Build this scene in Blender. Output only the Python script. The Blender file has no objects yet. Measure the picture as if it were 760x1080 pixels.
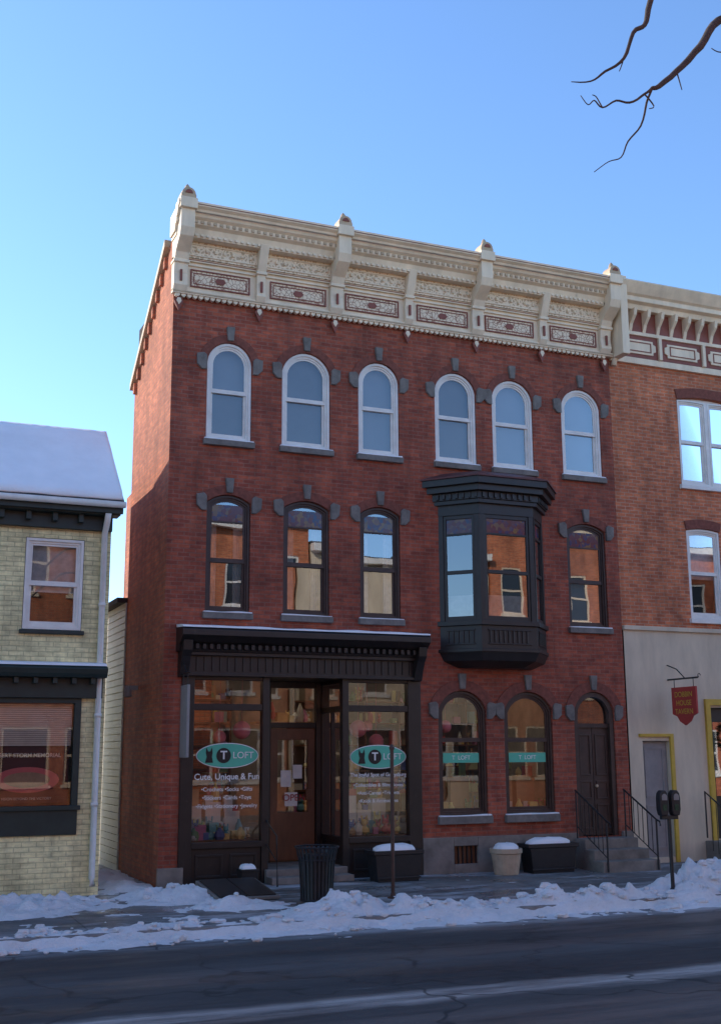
import bpy, bmesh, math, random
from mathutils import Vector, Matrix, noise
from mathutils.geometry import tessellate_polygon
random.seed(7)
scene=bpy.context.scene
R=math.radians
# ------------------------------------------------------------------ materials
def new_mat(name):
    m=bpy.data.materials.new(name); m.use_nodes=True
    nt=m.node_tree; b=nt.nodes["Principled BSDF"]; return m,nt,b
def N(nt,t,**kw):
    n=nt.nodes.new(t)
    for k,v in kw.items(): setattr(n,k,v)
    return n
def objco(nt): return N(nt,"ShaderNodeTexCoord").outputs["Object"]
def noise_n(nt,scale,detail=6,rough=.6,vec=None,sc=None):
    n=N(nt,"ShaderNodeTexNoise"); n.inputs["Scale"].default_value=scale; n.inputs["Detail"].default_value=detail; n.inputs["Roughness"].default_value=rough
    v=vec if vec is not None else objco(nt)
    if sc:
        mp=N(nt,"ShaderNodeMapping"); mp.inputs["Scale"].default_value=sc; nt.links.new(v,mp.inputs["Vector"]); v=mp.outputs[0]
    nt.links.new(v,n.inputs["Vector"]); return n.outputs["Fac"]
def ramp(nt,fac,stops):
    r=N(nt,"ShaderNodeValToRGB"); e=r.color_ramp.elements
    while len(e)<len(stops): e.new(.5)
    for i,(p,c) in enumerate(stops):
        e[i].position=p; e[i].color=(c,c,c,1) if not isinstance(c,tuple) else (*c[:3],1)
    nt.links.new(fac,r.inputs[0]); return r.outputs[0]
def mixc(nt,fac,a,b,mode='MIX'):
    m=N(nt,"ShaderNodeMix",data_type='RGBA',blend_type=mode)
    if isinstance(fac,(int,float)): m.inputs[0].default_value=fac
    else: nt.links.new(fac,m.inputs[0])
    for i,s in ((6,a),(7,b)):
        if isinstance(s,tuple): m.inputs[i].default_value=(*s[:3],1)
        else: nt.links.new(s,m.inputs[i])
    return m.outputs[2]
def math_n(nt,op,a,b=0.0,c=None):
    m=N(nt,"ShaderNodeMath",operation=op)
    for i,s in enumerate((a,b) if c is None else (a,b,c)):
        if isinstance(s,(int,float)): m.inputs[i].default_value=s
        else: nt.links.new(s,m.inputs[i])
    return m.outputs[0]
def bump(nt,b,h,strength=.3,dist=.01):
    n=N(nt,"ShaderNodeBump"); n.inputs["Strength"].default_value=strength; n.inputs["Distance"].default_value=dist
    nt.links.new(h,n.inputs["Height"]); nt.links.new(n.outputs[0],b.inputs["Normal"])
def plain(name,col,rough=.6,var=.25,scale=6,bmp=.15,metal=0,streak=False,chip=None,chip_at=.60):
    m,nt,b=new_mat(name)
    f=noise_n(nt,scale,8,.65,sc=(1,1,.25) if streak else None)
    k=ramp(nt,f,[(.3,0.0),(.7,1.0)])
    dark=tuple(c*(1-var) for c in col); lite=tuple(min(1,c*(1+var*.6)) for c in col)
    c=mixc(nt,k,dark,lite)
    if chip:
        ck=ramp(nt,noise_n(nt,5,10,.8,sc=(1,1,.6)),[(chip_at,0.0),(chip_at+.06,.8)]); c=mixc(nt,ck,c,chip)
    nt.links.new(c,b.inputs["Base Color"]); b.inputs["Roughness"].default_value=rough; b.inputs["Metallic"].default_value=metal
    if bmp: bump(nt,b,noise_n(nt,scale*12,4),bmp,.004)
    return m
def brick(name,c1,c2,mort,bw=.215,rh=.0745,ms=.008,rough=.85,grime=.35,stain=None,dark=None):
    m,nt,b=new_mat(name)
    sep=N(nt,"ShaderNodeSeparateXYZ"); nt.links.new(objco(nt),sep.inputs[0])
    cmb=N(nt,"ShaderNodeCombineXYZ")
    nt.links.new(math_n(nt,'ADD',sep.outputs[0],sep.outputs[1]),cmb.inputs[0]); nt.links.new(sep.outputs[2],cmb.inputs[1])
    t=N(nt,"ShaderNodeTexBrick"); nt.links.new(cmb.outputs[0],t.inputs["Vector"])
    t.inputs["Scale"].default_value=1; t.inputs["Brick Width"].default_value=bw; t.inputs["Row Height"].default_value=rh
    t.inputs["Mortar Size"].default_value=ms; t.inputs["Mortar Smooth"].default_value=.3; t.inputs["Bias"].default_value=-.1
    t.inputs["Color1"].default_value=(*c1,1); t.inputs["Color2"].default_value=(*c2,1); t.inputs["Mortar"].default_value=(*mort,1)
    g=ramp(nt,noise_n(nt,.9,9,.68),[(.32,1-grime),(.68,1.12)])
    c=mixc(nt,1.0,t.outputs["Color"],g,'MULTIPLY')
    g2=ramp(nt,noise_n(nt,3.2,6,.7,sc=(1,1,.22)),[(.35,.72),(.6,1.1)])
    c=mixc(nt,1.0,c,g2,'MULTIPLY')
    g3=ramp(nt,noise_n(nt,1,4,.7,sc=(3.5,3.5,13)),[(.3,.72),(.7,1.25)])
    c=mixc(nt,1.0,c,g3,'MULTIPLY')
    if stain:
        sf=ramp(nt,noise_n(nt,1.6,7,.75,sc=(1,1,.45)),[(.52,0.0),(.76,.5)])
        c=mixc(nt,sf,c,stain)
    if dark:
        sf=ramp(nt,noise_n(nt,2.4,8,.7,sc=(1.2,1.2,.12)),[(.54,0.0),(.74,.65)])
        c=mixc(nt,sf,c,dark)
    nt.links.new(c,b.inputs["Base Color"]); b.inputs["Roughness"].default_value=rough
    inv=math_n(nt,'SUBTRACT',1.0,t.outputs["Fac"])
    h=math_n(nt,'ADD',inv,math_n(nt,'MULTIPLY',noise_n(nt,60,3),.4))
    bump(nt,b,h,.6,.008)
    return m
M={}
M['brick']=brick('red_brick',(.46,.105,.050),(.28,.060,.034),(.33,.13,.085),ms=.011,grime=.42,stain=(.38,.145,.085),dark=(.14,.046,.032))
M['brick_arch']=plain('arch_brick',(.22,.066,.042),.85,.4,14)
M['brick_side']=brick('side_brick',(.58,.17,.075),(.42,.11,.055),(.36,.16,.10),grime=.3)
M['brick_or']=brick('orange_brick',(.66,.20,.080),(.45,.12,.052),(.50,.27,.17),ms=.010,grime=.22)
M['brick_y']=brick('yellow_brick',(.86,.75,.40),(.80,.69,.36),(.60,.52,.28),bw=.23,rh=.08,ms=.009,grime=.12)
M['stucco']=plain('stucco',(.68,.56,.40),.9,.22,2.2,.3,streak=True,chip=(.45,.38,.29),chip_at=.63)
M['cream']=plain('cream_paint',(.84,.68,.48),.6,.2,3,.1,streak=True,chip=(.50,.40,.28),chip_at=.64)
M['tan']=plain('tan_paint',(.52,.38,.24),.6,.25,4)
M['rust']=plain('rust_paint',(.24,.065,.04),.6,.2,5)
M['white']=plain('white_paint',(.80,.76,.69),.5,.14,4,.05)
M['black']=plain('black_paint',(.021,.016,.014),.42,.35,5,.15,chip=(.065,.054,.047))
M['brown']=plain('brown_paint',(.06,.033,.024),.5,.35,6,.15)
M['wood']=plain('door_wood',(.17,.068,.03),.5,.35,7,.1,streak=True)
M['stone']=plain('grey_stone',(.20,.175,.15),.85,.4,5,.4)
M['found']=plain('foundation_stone',(.24,.205,.17),.9,.4,3,.5)
M['green']=plain('dark_green_paint',(.02,.034,.028),.5,.3,4)
M['clap']=plain('white_clapboard',(.6,.58,.54),.6,.12,3)
M['iron']=plain('black_iron',(.018,.018,.019),.45,.3,10,.2)
M['pole']=plain('brown_metal',(.08,.04,.028),.5,.3,10)
M['beige']=plain('beige_concrete',(.50,.38,.26),.85,.2,7)
M['grey']=plain('grey_paint',(.29,.27,.255),.6,.15,5)
M['yellow']=plain('yellow_paint',(.62,.40,.05),.6,.15,6)
M['teal']=plain('teal_vinyl',(.10,.50,.34),.5,.05,3,0)
M['tealw']=plain('white_vinyl',(.85,.83,.78),.5,.03,3,0)
M['inkb']=plain('black_vinyl',(.01,.01,.01),.5,.03,3,0)
M['red']=plain('red_sign_paint',(.42,.035,.03),.5,.15,5)
M['pink']=plain('pink_paper',(.80,.22,.24),.8,.1,5)
M['shade']=plain('window_shade',(.19,.18,.17),.9,.15,1.5,0)
M['curtain']=plain('curtain_cloth',(.62,.58,.52),.9,.25,9,.1)
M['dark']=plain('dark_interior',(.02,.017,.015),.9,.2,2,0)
M['room']=plain('room_plaster',(.34,.28,.22),.9,.3,2,0)
M['floor']=plain('room_floor',(.16,.09,.05),.7,.2,4,0)
M['roof']=plain('dark_roof',(.05,.045,.045),.9,.3,4)
M['roofred']=plain('red_tin_roof',(.13,.04,.035),.6,.3,4)
M['bark']=plain('bark',(.085,.068,.058),.9,.4,12,.6)
M['leafg']=plain('wreath_green',(.035,.07,.03),.8,.4,20)
M['maroon']=plain('maroon',(.11,.03,.03),.7,.2,4)
m,nt,b=new_mat('stained_glass'); v=N(nt,"ShaderNodeTexVoronoi"); v.inputs["Scale"].default_value=14; nt.links.new(objco(nt),v.inputs["Vector"])
sx=N(nt,"ShaderNodeSeparateXYZ"); nt.links.new(v.outputs["Color"],sx.inputs[0])
nt.links.new(ramp(nt,sx.outputs[0],[(0,(.12,.02,.02)),(.35,(.02,.04,.12)),(.6,(.2,.11,.04)),(.8,(.10,.03,.05))]),b.inputs["Base Color"]); b.inputs["Roughness"].default_value=.12; M['stained']=m
def scroll(name,a,bc,scale,th):
    m,nt,b=new_mat(name); w=N(nt,"ShaderNodeTexVoronoi",feature='DISTANCE_TO_EDGE'); w.inputs["Scale"].default_value=scale
    sepp=N(nt,"ShaderNodeSeparateXYZ"); nt.links.new(objco(nt),sepp.inputs[0]); cm=N(nt,"ShaderNodeCombineXYZ"); nt.links.new(sepp.outputs[0],cm.inputs[0]); nt.links.new(sepp.outputs[2],cm.inputs[1])
    nt.links.new(cm.outputs[0],w.inputs["Vector"])
    k=ramp(nt,w.outputs["Distance"],[(th,1.0),(th+.04,0.0)])
    nt.links.new(mixc(nt,k,a,bc),b.inputs["Base Color"]); b.inputs["Roughness"].default_value=.7; return m
M['scroll']=scroll('scroll_panel',(.80,.65,.46),(.36,.19,.12),13,.035)
M['filig']=scroll('filigree_frieze',(.52,.38,.24),(.82,.67,.48),13,.12)
m,nt,b=new_mat('added_shop_lamp'); b.inputs["Emission Color"].default_value=(1,.86,.68,1); b.inputs["Emission Strength"].default_value=4.5; M['lamp']=m  # emissive material for the lamps added inside the shop
def glass(name,lo,k_,tint,rough=.01,wav=.25):
    m=bpy.data.materials.new(name); m.use_nodes=True; nt=m.node_tree; nt.nodes.clear()
    o=N(nt,"ShaderNodeOutputMaterial"); mx=N(nt,"ShaderNodeMixShader"); t=N(nt,"ShaderNodeBsdfTransparent"); g=N(nt,"ShaderNodeBsdfGlossy")
    t.inputs[0].default_value=(*tint,1); g.inputs["Roughness"].default_value=rough; g.inputs[0].default_value=(.95,.97,1,1)
    f=N(nt,"ShaderNodeFresnel"); f.inputs["IOR"].default_value=1.5
    k=math_n(nt,'MULTIPLY_ADD',f.outputs[0],k_,lo); k=math_n(nt,'MINIMUM',k,1.0)
    nt.links.new(k,mx.inputs[0]); nt.links.new(t.outputs[0],mx.inputs[1]); nt.links.new(g.outputs[0],mx.inputs[2]); nt.links.new(mx.outputs[0],o.inputs[0])
    bp=N(nt,"ShaderNodeBump"); bp.inputs["Strength"].default_value=wav; bp.inputs["Distance"].default_value=.01
    nt.links.new(noise_n(nt,1.6,1,.5),bp.inputs["Height"]); nt.links.new(bp.outputs[0],g.inputs["Normal"])
    return m
M['glass_old']=glass('old_window_glass',.20,1.3,(.75,.78,.8),wav=.10)
M['glass_hi']=glass('upper_window_glass',.06,1.2,(.85,.9,.95),wav=.08)
M['glass']=glass('shop_glass',.03,1.2,(.90,.91,.90),wav=.04)
m,nt,b=new_mat('snow')
f=ramp(nt,noise_n(nt,1.7,9,.7),[(.35,0.0),(.75,1.0)])
c=mixc(nt,f,(.93,.93,.92),(.74,.73,.71))
dirt=ramp(nt,noise_n(nt,4.5,10,.8),[(.58,0.0),(.72,.5)]); c=mixc(nt,dirt,c,(.42,.39,.36))
nt.links.new(c,b.inputs["Base Color"]); b.inputs["Roughness"].default_value=.75
bump(nt,b,math_n(nt,'ADD',noise_n(nt,9,8,.7),math_n(nt,'MULTIPLY',noise_n(nt,40,4),.4)),.9,.06); M['snow']=m
m,nt,b=new_mat('roof_snow'); f=ramp(nt,noise_n(nt,1.2,8,.65),[(.35,0.0),(.75,1.0)])
nt.links.new(mixc(nt,f,(.92,.91,.90),(.80,.79,.78)),b.inputs["Base Color"]); b.inputs["Roughness"].default_value=.8; bump(nt,b,noise_n(nt,6,8,.7),.5,.03); M['rsnow']=m
m,nt,b=new_mat('concrete_pavement')
co=objco(nt); t=N(nt,"ShaderNodeTexBrick"); nt.links.new(co,t.inputs["Vector"]); t.offset=0
t.inputs["Scale"].default_value=1;t.inputs["Brick Width"].default_value=1.5;t.inputs["Row Height"].default_value=1.22;t.inputs["Mortar Size"].default_value=.012
t.inputs["Color1"].default_value=(.23,.215,.20,1);t.inputs["Color2"].default_value=(.17,.16,.15,1);t.inputs["Mortar"].default_value=(.06,.06,.06,1)
g=ramp(nt,noise_n(nt,.8,9,.65,sc=(.6,1.4,1)),[(.35,.5),(.65,1.15)])
c=mixc(nt,1,t.outputs["Color"],g,'MULTIPLY')
ice=ramp(nt,noise_n(nt,1.3,10,.72,sc=(.45,1.5,1)),[(.52,0.0),(.60,.55),(.74,.9)])
c=mixc(nt,ice,c,(.62,.62,.63))
nt.links.new(c,b.inputs["Base Color"])
nt.links.new(ramp(nt,noise_n(nt,.9,5),[(.4,.22),(.6,.8)]),b.inputs["Roughness"])
bump(nt,b,noise_n(nt,20,6),.3,.01); M['pave']=m
m,nt,b=new_mat('asphalt')
sep=N(nt,"ShaderNodeSeparateXYZ"); nt.links.new(objco(nt),sep.inputs[0])
base=mixc(nt,ramp(nt,noise_n(nt,.5,9,.7,sc=(.25,1.6,1)),[(.35,0.0),(.65,1.0)]),(.026,.025,.025),(.070,.067,.064))
fine=ramp(nt,noise_n(nt,90,3),[(.3,.7),(.7,1.3)]); base=mixc(nt,1,base,fine,'MULTIPLY')
def band(y,w,soft):
    wob=math_n(nt,'MULTIPLY_ADD',noise_n(nt,.35,4,.6,sc=(1,.3,1)),.7,-.35)
    d=math_n(nt,'ABSOLUTE',math_n(nt,'ADD',math_n(nt,'SUBTRACT',sep.outputs[1],y),wob))
    k=N(nt,"ShaderNodeMapRange"); k.inputs[1].default_value=w; k.inputs[2].default_value=w+soft; k.inputs[3].default_value=1; k.inputs[4].default_value=0
    nt.links.new(d,k.inputs[0]); return k.outputs[0]
st=ramp(nt,noise_n(nt,2.4,9,.75,sc=(.2,1.5,1)),[(.36,0.05),(.6,1.0)])
c=mixc(nt,math_n(nt,'MULTIPLY',band(-9.25,.14,.22),st),base,(.44,.40,.36))
c=mixc(nt,math_n(nt,'MULTIPLY',math_n(nt,'MULTIPLY',band(-10.5,.35,.5),st),.35),c,(.30,.23,.19))
c=mixc(nt,math_n(nt,'MULTIPLY',math_n(nt,'MULTIPLY',band(-4.7,.1,.4),st),.75),c,(.45,.45,.45))
c=mixc(nt,math_n(nt,'MULTIPLY',math_n(nt,'MULTIPLY',band(-7.1,.3,.5),st),.22),c,(.25,.24,.23))
sp=ramp(nt,noise_n(nt,1.1,10,.8,sc=(.3,1.3,1)),[(.63,0.0),(.70,.3)])
c=mixc(nt,sp,c,(.36,.35,.34))
# tar-sealed cracks
vo=N(nt,"ShaderNodeTexVoronoi",feature='DISTANCE_TO_EDGE'); vo.inputs["Scale"].default_value=.35
wv=N(nt,"ShaderNodeVectorMath",operation='ADD'); nn=N(nt,"ShaderNodeTexNoise"); nn.inputs["Scale"].default_value=1.5; nt.links.new(objco(nt),nn.inputs["Vector"]); nt.links.new(nn.outputs["Color"],wv.inputs[0]); nt.links.new(objco(nt),wv.inputs[1]); nt.links.new(wv.outputs[0],vo.inputs["Vector"])
c=mixc(nt,ramp(nt,vo.outputs["Distance"],[(.004,.8),(.012,0.0)]),c,(.012,.012,.012))
nt.links.new(c,b.inputs["Base Color"]); nt.links.new(ramp(nt,noise_n(nt,.7,6,sc=(.3,1.3,1)),[(.4,.35),(.62,.9)]),b.inputs["Roughness"])
bump(nt,b,noise_n(nt,70,4),.5,.01); M['asphalt']=m
M['kerb']=plain('kerb_granite',(.24,.235,.22),.85,.3,5,.3)
def flat(name,c,r=.6): 
    m,nt,b=new_mat(name); f=noise_n(nt,8,3); nt.links.new(mixc(nt,f,tuple(x*.7 for x in c),c),b.inputs["Base Color"]); b.inputs["Roughness"].default_value=r; return m
DISP=[flat('merch_%d'%i,c) for i,c in enumerate([(.6,.12,.12),(.75,.55,.2),(.2,.45,.5),(.7,.68,.62),(.55,.2,.35),(.25,.4,.2),(.8,.75,.3),(.15,.2,.45),(.5,.3,.15)])]
# ------------------------------------------------------------------ mesh builder
def empty(name,loc=(0,0,0)):
    e=bpy.data.objects.new(name,None); e.location=loc; e.empty_display_size=.3; scene.collection.objects.link(e); return e
def arch(x0,x1,z0,z1,rise,n=14):
    pts=[(x0,z0),(x1,z0)]
    if rise<=0: return pts+[(x1,z1),(x0,z1)]
    w=x1-x0; r=(w*w/4+rise*rise)/(2*rise); cx=(x0+x1)/2; cz=z1-r; a=math.asin(min(1,w/2/r))
    if rise>w/2: a=math.pi-a
    for i in range(n+1):
        t=a-2*a*i/n; pts.append((cx+r*math.sin(t),cz+r*math.cos(t)))
    return pts
class MB:
    def __init__(s): s.v=[];s.f=[]
    def box(s,x0,x1,y0,y1,z0,z1):
        b=len(s.v); s.v+=[(x,y,z) for z in(z0,z1) for y in(y0,y1) for x in(x0,x1)]
        s.f+=[tuple(b+i for i in q) for q in((0,1,5,4),(2,6,7,3),(0,4,6,2),(1,3,7,5),(4,5,7,6),(0,2,3,1))]; return s
    def ext(s,A,B_):
        n=len(A); b=len(s.v); s.v+=list(A)+list(B_)
        s.f.append(tuple(range(b,b+n))); s.f.append(tuple(range(b+2*n-1,b+n-1,-1)))
        for i in range(n): j=(i+1)%n; s.f.append((b+i,b+n+i,b+n+j,b+j))
        return s
    def prism(s,pts,y0,y1): return s.ext([(x,y0,z) for x,z in pts],[(x,y1,z) for x,z in pts])
    def profx(s,pts,x0,x1): return s.ext([(x0,y,z) for y,z in pts],[(x1,y,z) for y,z in pts])
    def profz(s,pts,z0,z1): return s.ext([(x,y,z0) for x,y in pts],[(x,y,z1) for x,y in pts])
    def loft(s,rings,cap=True):
        b=len(s.v); n=len(rings[0])
        for r in rings: s.v+=list(r)
        for k in range(len(rings)-1):
            for i in range(n): j=(i+1)%n; s.f.append((b+k*n+i,b+k*n+j,b+(k+1)*n+j,b+(k+1)*n+i))
        if cap: s.f.append(tuple(range(b+n-1,b-1,-1))); s.f.append(tuple(range(b+(len(rings)-1)*n,b+len(rings)*n)))
        return s
    def lathe(s,cx,cy,prof,n=16,sy=1):
        return s.loft([[(cx+r*math.cos(2*math.pi*i/n),cy+sy*r*math.sin(2*math.pi*i/n),z) for i in range(n)] for r,z in prof])
    def tube(s,pts,rad,n=8):
        rings=[]; P=[Vector(p) for p in pts]
        up=Vector((.13,.37,1)).normalized()
        for i,p in enumerate(P):
            d=(P[min(i+1,len(P)-1)]-P[max(i-1,0)]).normalized()
            a=d.cross(up)
            if a.length<.1: a=d.cross(Vector((1,0,0)))
            a.normalize(); c=d.cross(a); r=rad[i] if isinstance(rad,(list,tuple)) else rad
            rings.append([tuple(p+a*r*math.cos(2*math.pi*k/n)+c*r*math.sin(2*math.pi*k/n)) for k in range(n)])
        return s.loft(rings)
    def ring(s,o,i,y0,y1):
        n=len(o); b=len(s.v)
        for y in(y0,y1): s.v+=[(x,y,z) for x,z in o]+[(x,y,z) for x,z in i]
        for k in range(n):
            j=(k+1)%n
            s.f+=[(b+k,b+j,b+n+j,b+n+k),(b+2*n+k,b+3*n+k,b+3*n+j,b+2*n+j),(b+n+k,b+n+j,b+3*n+j,b+3*n+k),(b+k,b+2*n+k,b+2*n+j,b+j)]
        return s
    def poly(s,pts3): b=len(s.v); s.v+=list(pts3); s.f.append(tuple(range(b,b+len(pts3)))); return s
    def wall(s,outer,holes,y,depth):
        loops=[[Vector((x,z,0)) for x,z in outer]]+[[Vector((x,z,0)) for x,z in h] for h in holes]
        tr=tessellate_polygon(loops); b=len(s.v)
        for l in loops: s.v+=[(p.x,y,p.y) for p in l]
        for t in tr: s.f.append(tuple(b+i for i in t))
        for h in holes:
            b=len(s.v); n=len(h); s.v+=[(x,y,z) for x,z in h]+[(x,y+depth,z) for x,z in h]
            for i in range(n): j=(i+1)%n; s.f.append((b+i,b+j,b+n+j,b+n+i))
        return s
    def done(s,name,mat,par=None,bevel=0,smooth=False,fix=True):
        me=bpy.data.meshes.new(name); me.from_pydata(s.v,[],s.f); me.materials.append(M[mat] if isinstance(mat,str) else mat)
        bm=bmesh.new(); bm.from_mesh(me); bmesh.ops.remove_doubles(bm,verts=bm.verts,dist=1e-5)
        if fix: bmesh.ops.recalc_face_normals(bm,faces=bm.faces)
        bm.to_mesh(me); bm.free()
        if smooth:
            for p in me.polygons: p.use_smooth=True
        o=bpy.data.objects.new(name,me); scene.collection.objects.link(o)
        if bevel:
            md=o.modifiers.new('b','BEVEL'); md.width=bevel; md.segments=2; md.limit_method='ANGLE'
        if par: 
            o.parent=par; o.matrix_parent_inverse=Matrix.Translation(par.location).inverted()
        return o
def text(s,x,y,z,size,mat,par,name,align='CENTER',bold=0):
    c=bpy.data.curves.new(name,'FONT'); c.body=s; c.size=size; c.align_x=align; c.align_y='CENTER'; c.offset=bold; c.extrude=.0008
    c.materials.append(M[mat]); o=bpy.data.objects.new(name,c); o.location=(x,y,z); o.rotation_euler=(R(90),0,0); scene.collection.objects.link(o)
    if par: o.parent=par; o.matrix_parent_inverse=Matrix.Translation(par.location).inverted()
    return o
# ------------------------------------------------------------------ windows
def window(par,tag,x0,x1,z0,z1,rise,fr,gl,split=.5,fw=.07,y=.07,back='dark',backz=(0,1),stained=0):
    w=x1-x0
    def ins(d): return arch(x0+d,x1-d,z0+d,z1-d,max(0,rise*(w-2*d)/w))
    A=MB(); A.ring(ins(0),ins(fw*.55),y-.03,y+.12); A.ring(ins(fw*.55-.002),ins(fw),y+.0,y+.1)
    zm=z0+(z1-z0)*split
    A.box(x0+fw-.01,x1-fw+.01,y+.012,y+.085,zm-.028,zm+.028)
    a,b_,c,d=x0+fw-.005,x1-fw+.005,z0+fw-.005,zm-.026
    s=.045
    A.box(a,a+s,y+.045,y+.085,c,d); A.box(b_-s,b_,y+.045,y+.085,c,d); A.box(a+s,b_-s,y+.047,y+.083,c,c+s*1.3)
    A.ring([(a,zm+.03)]+[(b_,zm+.03)]+ins(fw-.004)[2:],[(a+s*.8,zm+.05),(b_-s*.8,zm+.05)]+ins(fw+s*.8)[2:],y+.02,y+.05)
    A.done(tag+'_frame',fr,par)
    g=MB(); tl=random.uniform(-.006,.006); tu=random.uniform(-.006,.006)
    g.poly([(x,y+.036+tu*(z-zm),z) for x,z in [(a+s*.7,zm+.03),(b_-s*.7,zm+.03)]+ins(fw+s*.7)[2:]])
    g.poly([(a+s-.004,y+.066+tl,c+s),(b_-s+.004,y+.066-tl*.5,c+s),(b_-s+.004,y+.066-tl*.5,d+.004),(a+s-.004,y+.066+tl,d+.004)])
    g.done(tag+'_glass',gl,par)
    if stained:
        q=MB(); zt=z1-rise-.02
        q.box(a+s,b_-s,y+.024,y+.032,zt-stained,zt); q.done(tag+'_stained_light','stained',par)
        q=MB(); q.box(a+s*.6,b_-s*.6,y+.016,y+.04,zt-stained-.03,zt-stained-.001); q.done(tag+'_bar',fr,par)
    if back=='curtain2':
        q=MB(); ww=(x1-x0)
        for xa,xb in((x0+.03,x0+ww*.3),(x1-ww*.3,x1-.03)):
            n=12; q.loft([[(xa+(xb-xa)*i/n,y+.17+.015*(i%2),zz_) for i in range(n+1)]+[(xa+(xb-xa)*i/n,y+.2,zz_) for i in range(n,-1,-1)] for zz_ in(z0+.02,z1-.05)])
        q.done(tag+'_curtains','curtain',par)
    elif back!='dark':
        q=MB(); q.box(x0+.02,x1-.02,y+.16,y+.165,z0+(z1-z0)*backz[0],z0+(z1-z0)*backz[1]); q.done(tag+'_'+back,back,par)
def arch_trim(par,tag,x0,x1,z1,rise,t=.15,blocks=True,key=.3,mat='brick_arch',y0=-.02):
    w=x1-x0; r=(w*w/4+rise*rise)/(2*rise); cx=(x0+x1)/2; cz=z1-r; a=math.asin(min(1,w/2/r)); 
    if rise>w/2: a=math.pi-a
    n=16; A=MB(); rings=[]
    for i in range(n+1):
        q=a-2*a*i/n; s,c=math.sin(q),math.cos(q)
        rings.append([(cx+(r+.004)*s,y0,cz+(r+.004)*c),(cx+(r+t)*s,y0,cz+(r+t)*c),(cx+(r+t)*s,.03,cz+(r+t)*c),(cx+(r+.004)*s,.03,cz+(r+.004)*c)])
    A.loft(rings); A.done(tag+'_arch',mat,par)
    if blocks:
        B=MB(); zs=z1-rise
        for sx,xx in((-1,x0),(1,x1)):
            p=[(0.0,-.17),(.09,-.17),(.18,-.08),(.19,.12),(.05,.15),(0.0,.10)]
            p=[(xx+sx*(q+.012),zs+z) for q,z in p]
            B.prism(p,-.055,.02)
        B.prism([(cx-.055,z1+.03),(cx+.055,z1+.03),(cx+.08,z1+key),(cx-.08,z1+key)],-.065,.02)
        B.done(tag+'_stone_blocks','stone',par,bevel=.012)
def sill(par,tag,x0,x1,z,mat='stone',h=.11,d=.09,y=0):
    MB().box(x0-.05,x1+.05,y-d,y+.12,z-h,z-.002).done(tag+'_sill',mat,par,bevel=.01)
    if mat=='stone':
        q=MB(); n=14; rr=[]
        for i in range(n+1):
            x=x0-.03+(x1-x0+.06)*i/n; hh=.012+.014*(.5+noise.noise(Vector((x*3,z,0)))); rr.append([(x,y-d+.012,z-.001),(x,y-d+.02,z+hh),(x,y+.04,z+hh*1.3),(x,y+.045,z-.001)])
        q.loft(rr); q.done(tag+'_sill_snow','rsnow',par,smooth=True)
G0=-.36
# ================================================================== MAIN BUILDING
B=empty('red_brick_building')
XL,XR=4.85,14.33
W3=[(5.51,6.37),(6.96,7.93),(8.51,9.37),(10.15,11.07),(11.44,12.39),(13.08,14.04)]
W2=[(5.56,6.38),(7.01,7.91),(8.53,9.36),(13.09,14.02)]
W1=[(10.10,11.12),(11.51,12.59)]
holes=[arch(a,b,7.39,9.27,.40) for a,b in W3]+[arch(a,b,4.25,6.39,.15) for a,b in W2]+[arch(a,b,.65,2.96,.36) for a,b in W1]
holes+=[arch(13.09,14.03,.2,2.98,.40),arch(5.3,9.7,-.2,3.35,0),arch(10.4,12.3,3.9,6.35,0),arch(10.35,10.85,-.2,.12,0)]
MB().wall([(XL,G0-.3),(XR,G0-.3),(XR,11.2),(XL,11.2)],holes,0,.22).done('facade_wall','brick',B,fix=False)
BZ=[.02,.06,.02,.03,.02,.04]
for i,(a,b) in enumerate(W3):
    t='upper_window_%d'%i
    window(B,t,a+.01,b-.01,7.395,9.26,.39,'white','glass_hi',split=.5,fw=.085,y=.05,back='shade',backz=(BZ[i],.98))
    arch_trim(B,t,a,b,9.27,.40); sill(B,t,a,b,7.39)
for i,(a,b) in enumerate(W2):
    t='middle_window_%d'%i
    window(B,t,a+.01,b-.01,4.255,6.38,.145,'brown','glass_old',split=.44,fw=.07,y=.06,back='curtain2' if i!=3 else 'shade',backz=(.02,.97),stained=.3)
    arch_trim(B,t,a,b,6.39,.15,t=.17,key=.3); sill(B,t,a,b,4.25,mat='stone')
for i,(a,b) in enumerate(W1):
    t='ground_window_%d'%i
    window(B,t,a+.01,b-.01,.655,2.95,.355,'brown','glass',split=.60,fw=.08,y=.06)
    arch_trim(B,t,a,b,2.96,.36,t=.2,key=.32); sill(B,t,a,b,.65,h=.14)
    q=MB(); q.box(a+.13,b-.13,.090,.092,1.62,1.80); q.done(t+'_teal_band','teal',B)
    text('T  LOFT',(a+b)/2,.086,1.71,.11,'tealw',B,t+'_lettering')
MB().poly([(XL,0,G0-.3),(XL,0,11.2),(XL,.45,11.2),(XL,3.1,9.2),(XL,3.1,G0-.3)]).poly([(XL,3.1,G0-.3),(XL,3.1,9.2),(6.6,3.1,9.2),(6.6,3.1,G0-.3)]).done('side_wall','brick_side',B,fix=False)
MB().poly([(XL,0,11.2),(XR,0,11.2),(XR,.45,11.2),(XL,.45,11.2)]).poly([(XL,.45,11.2),(XR,.45,11.2),(XR,3.1,9.2),(XL,3.1,9.2)]).poly([(6.6,3.1,9.2),(XR,3.1,9.2),(XR,12,8.8),(6.6,12,8.8)]).done('roof_deck','roof',B)
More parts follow.
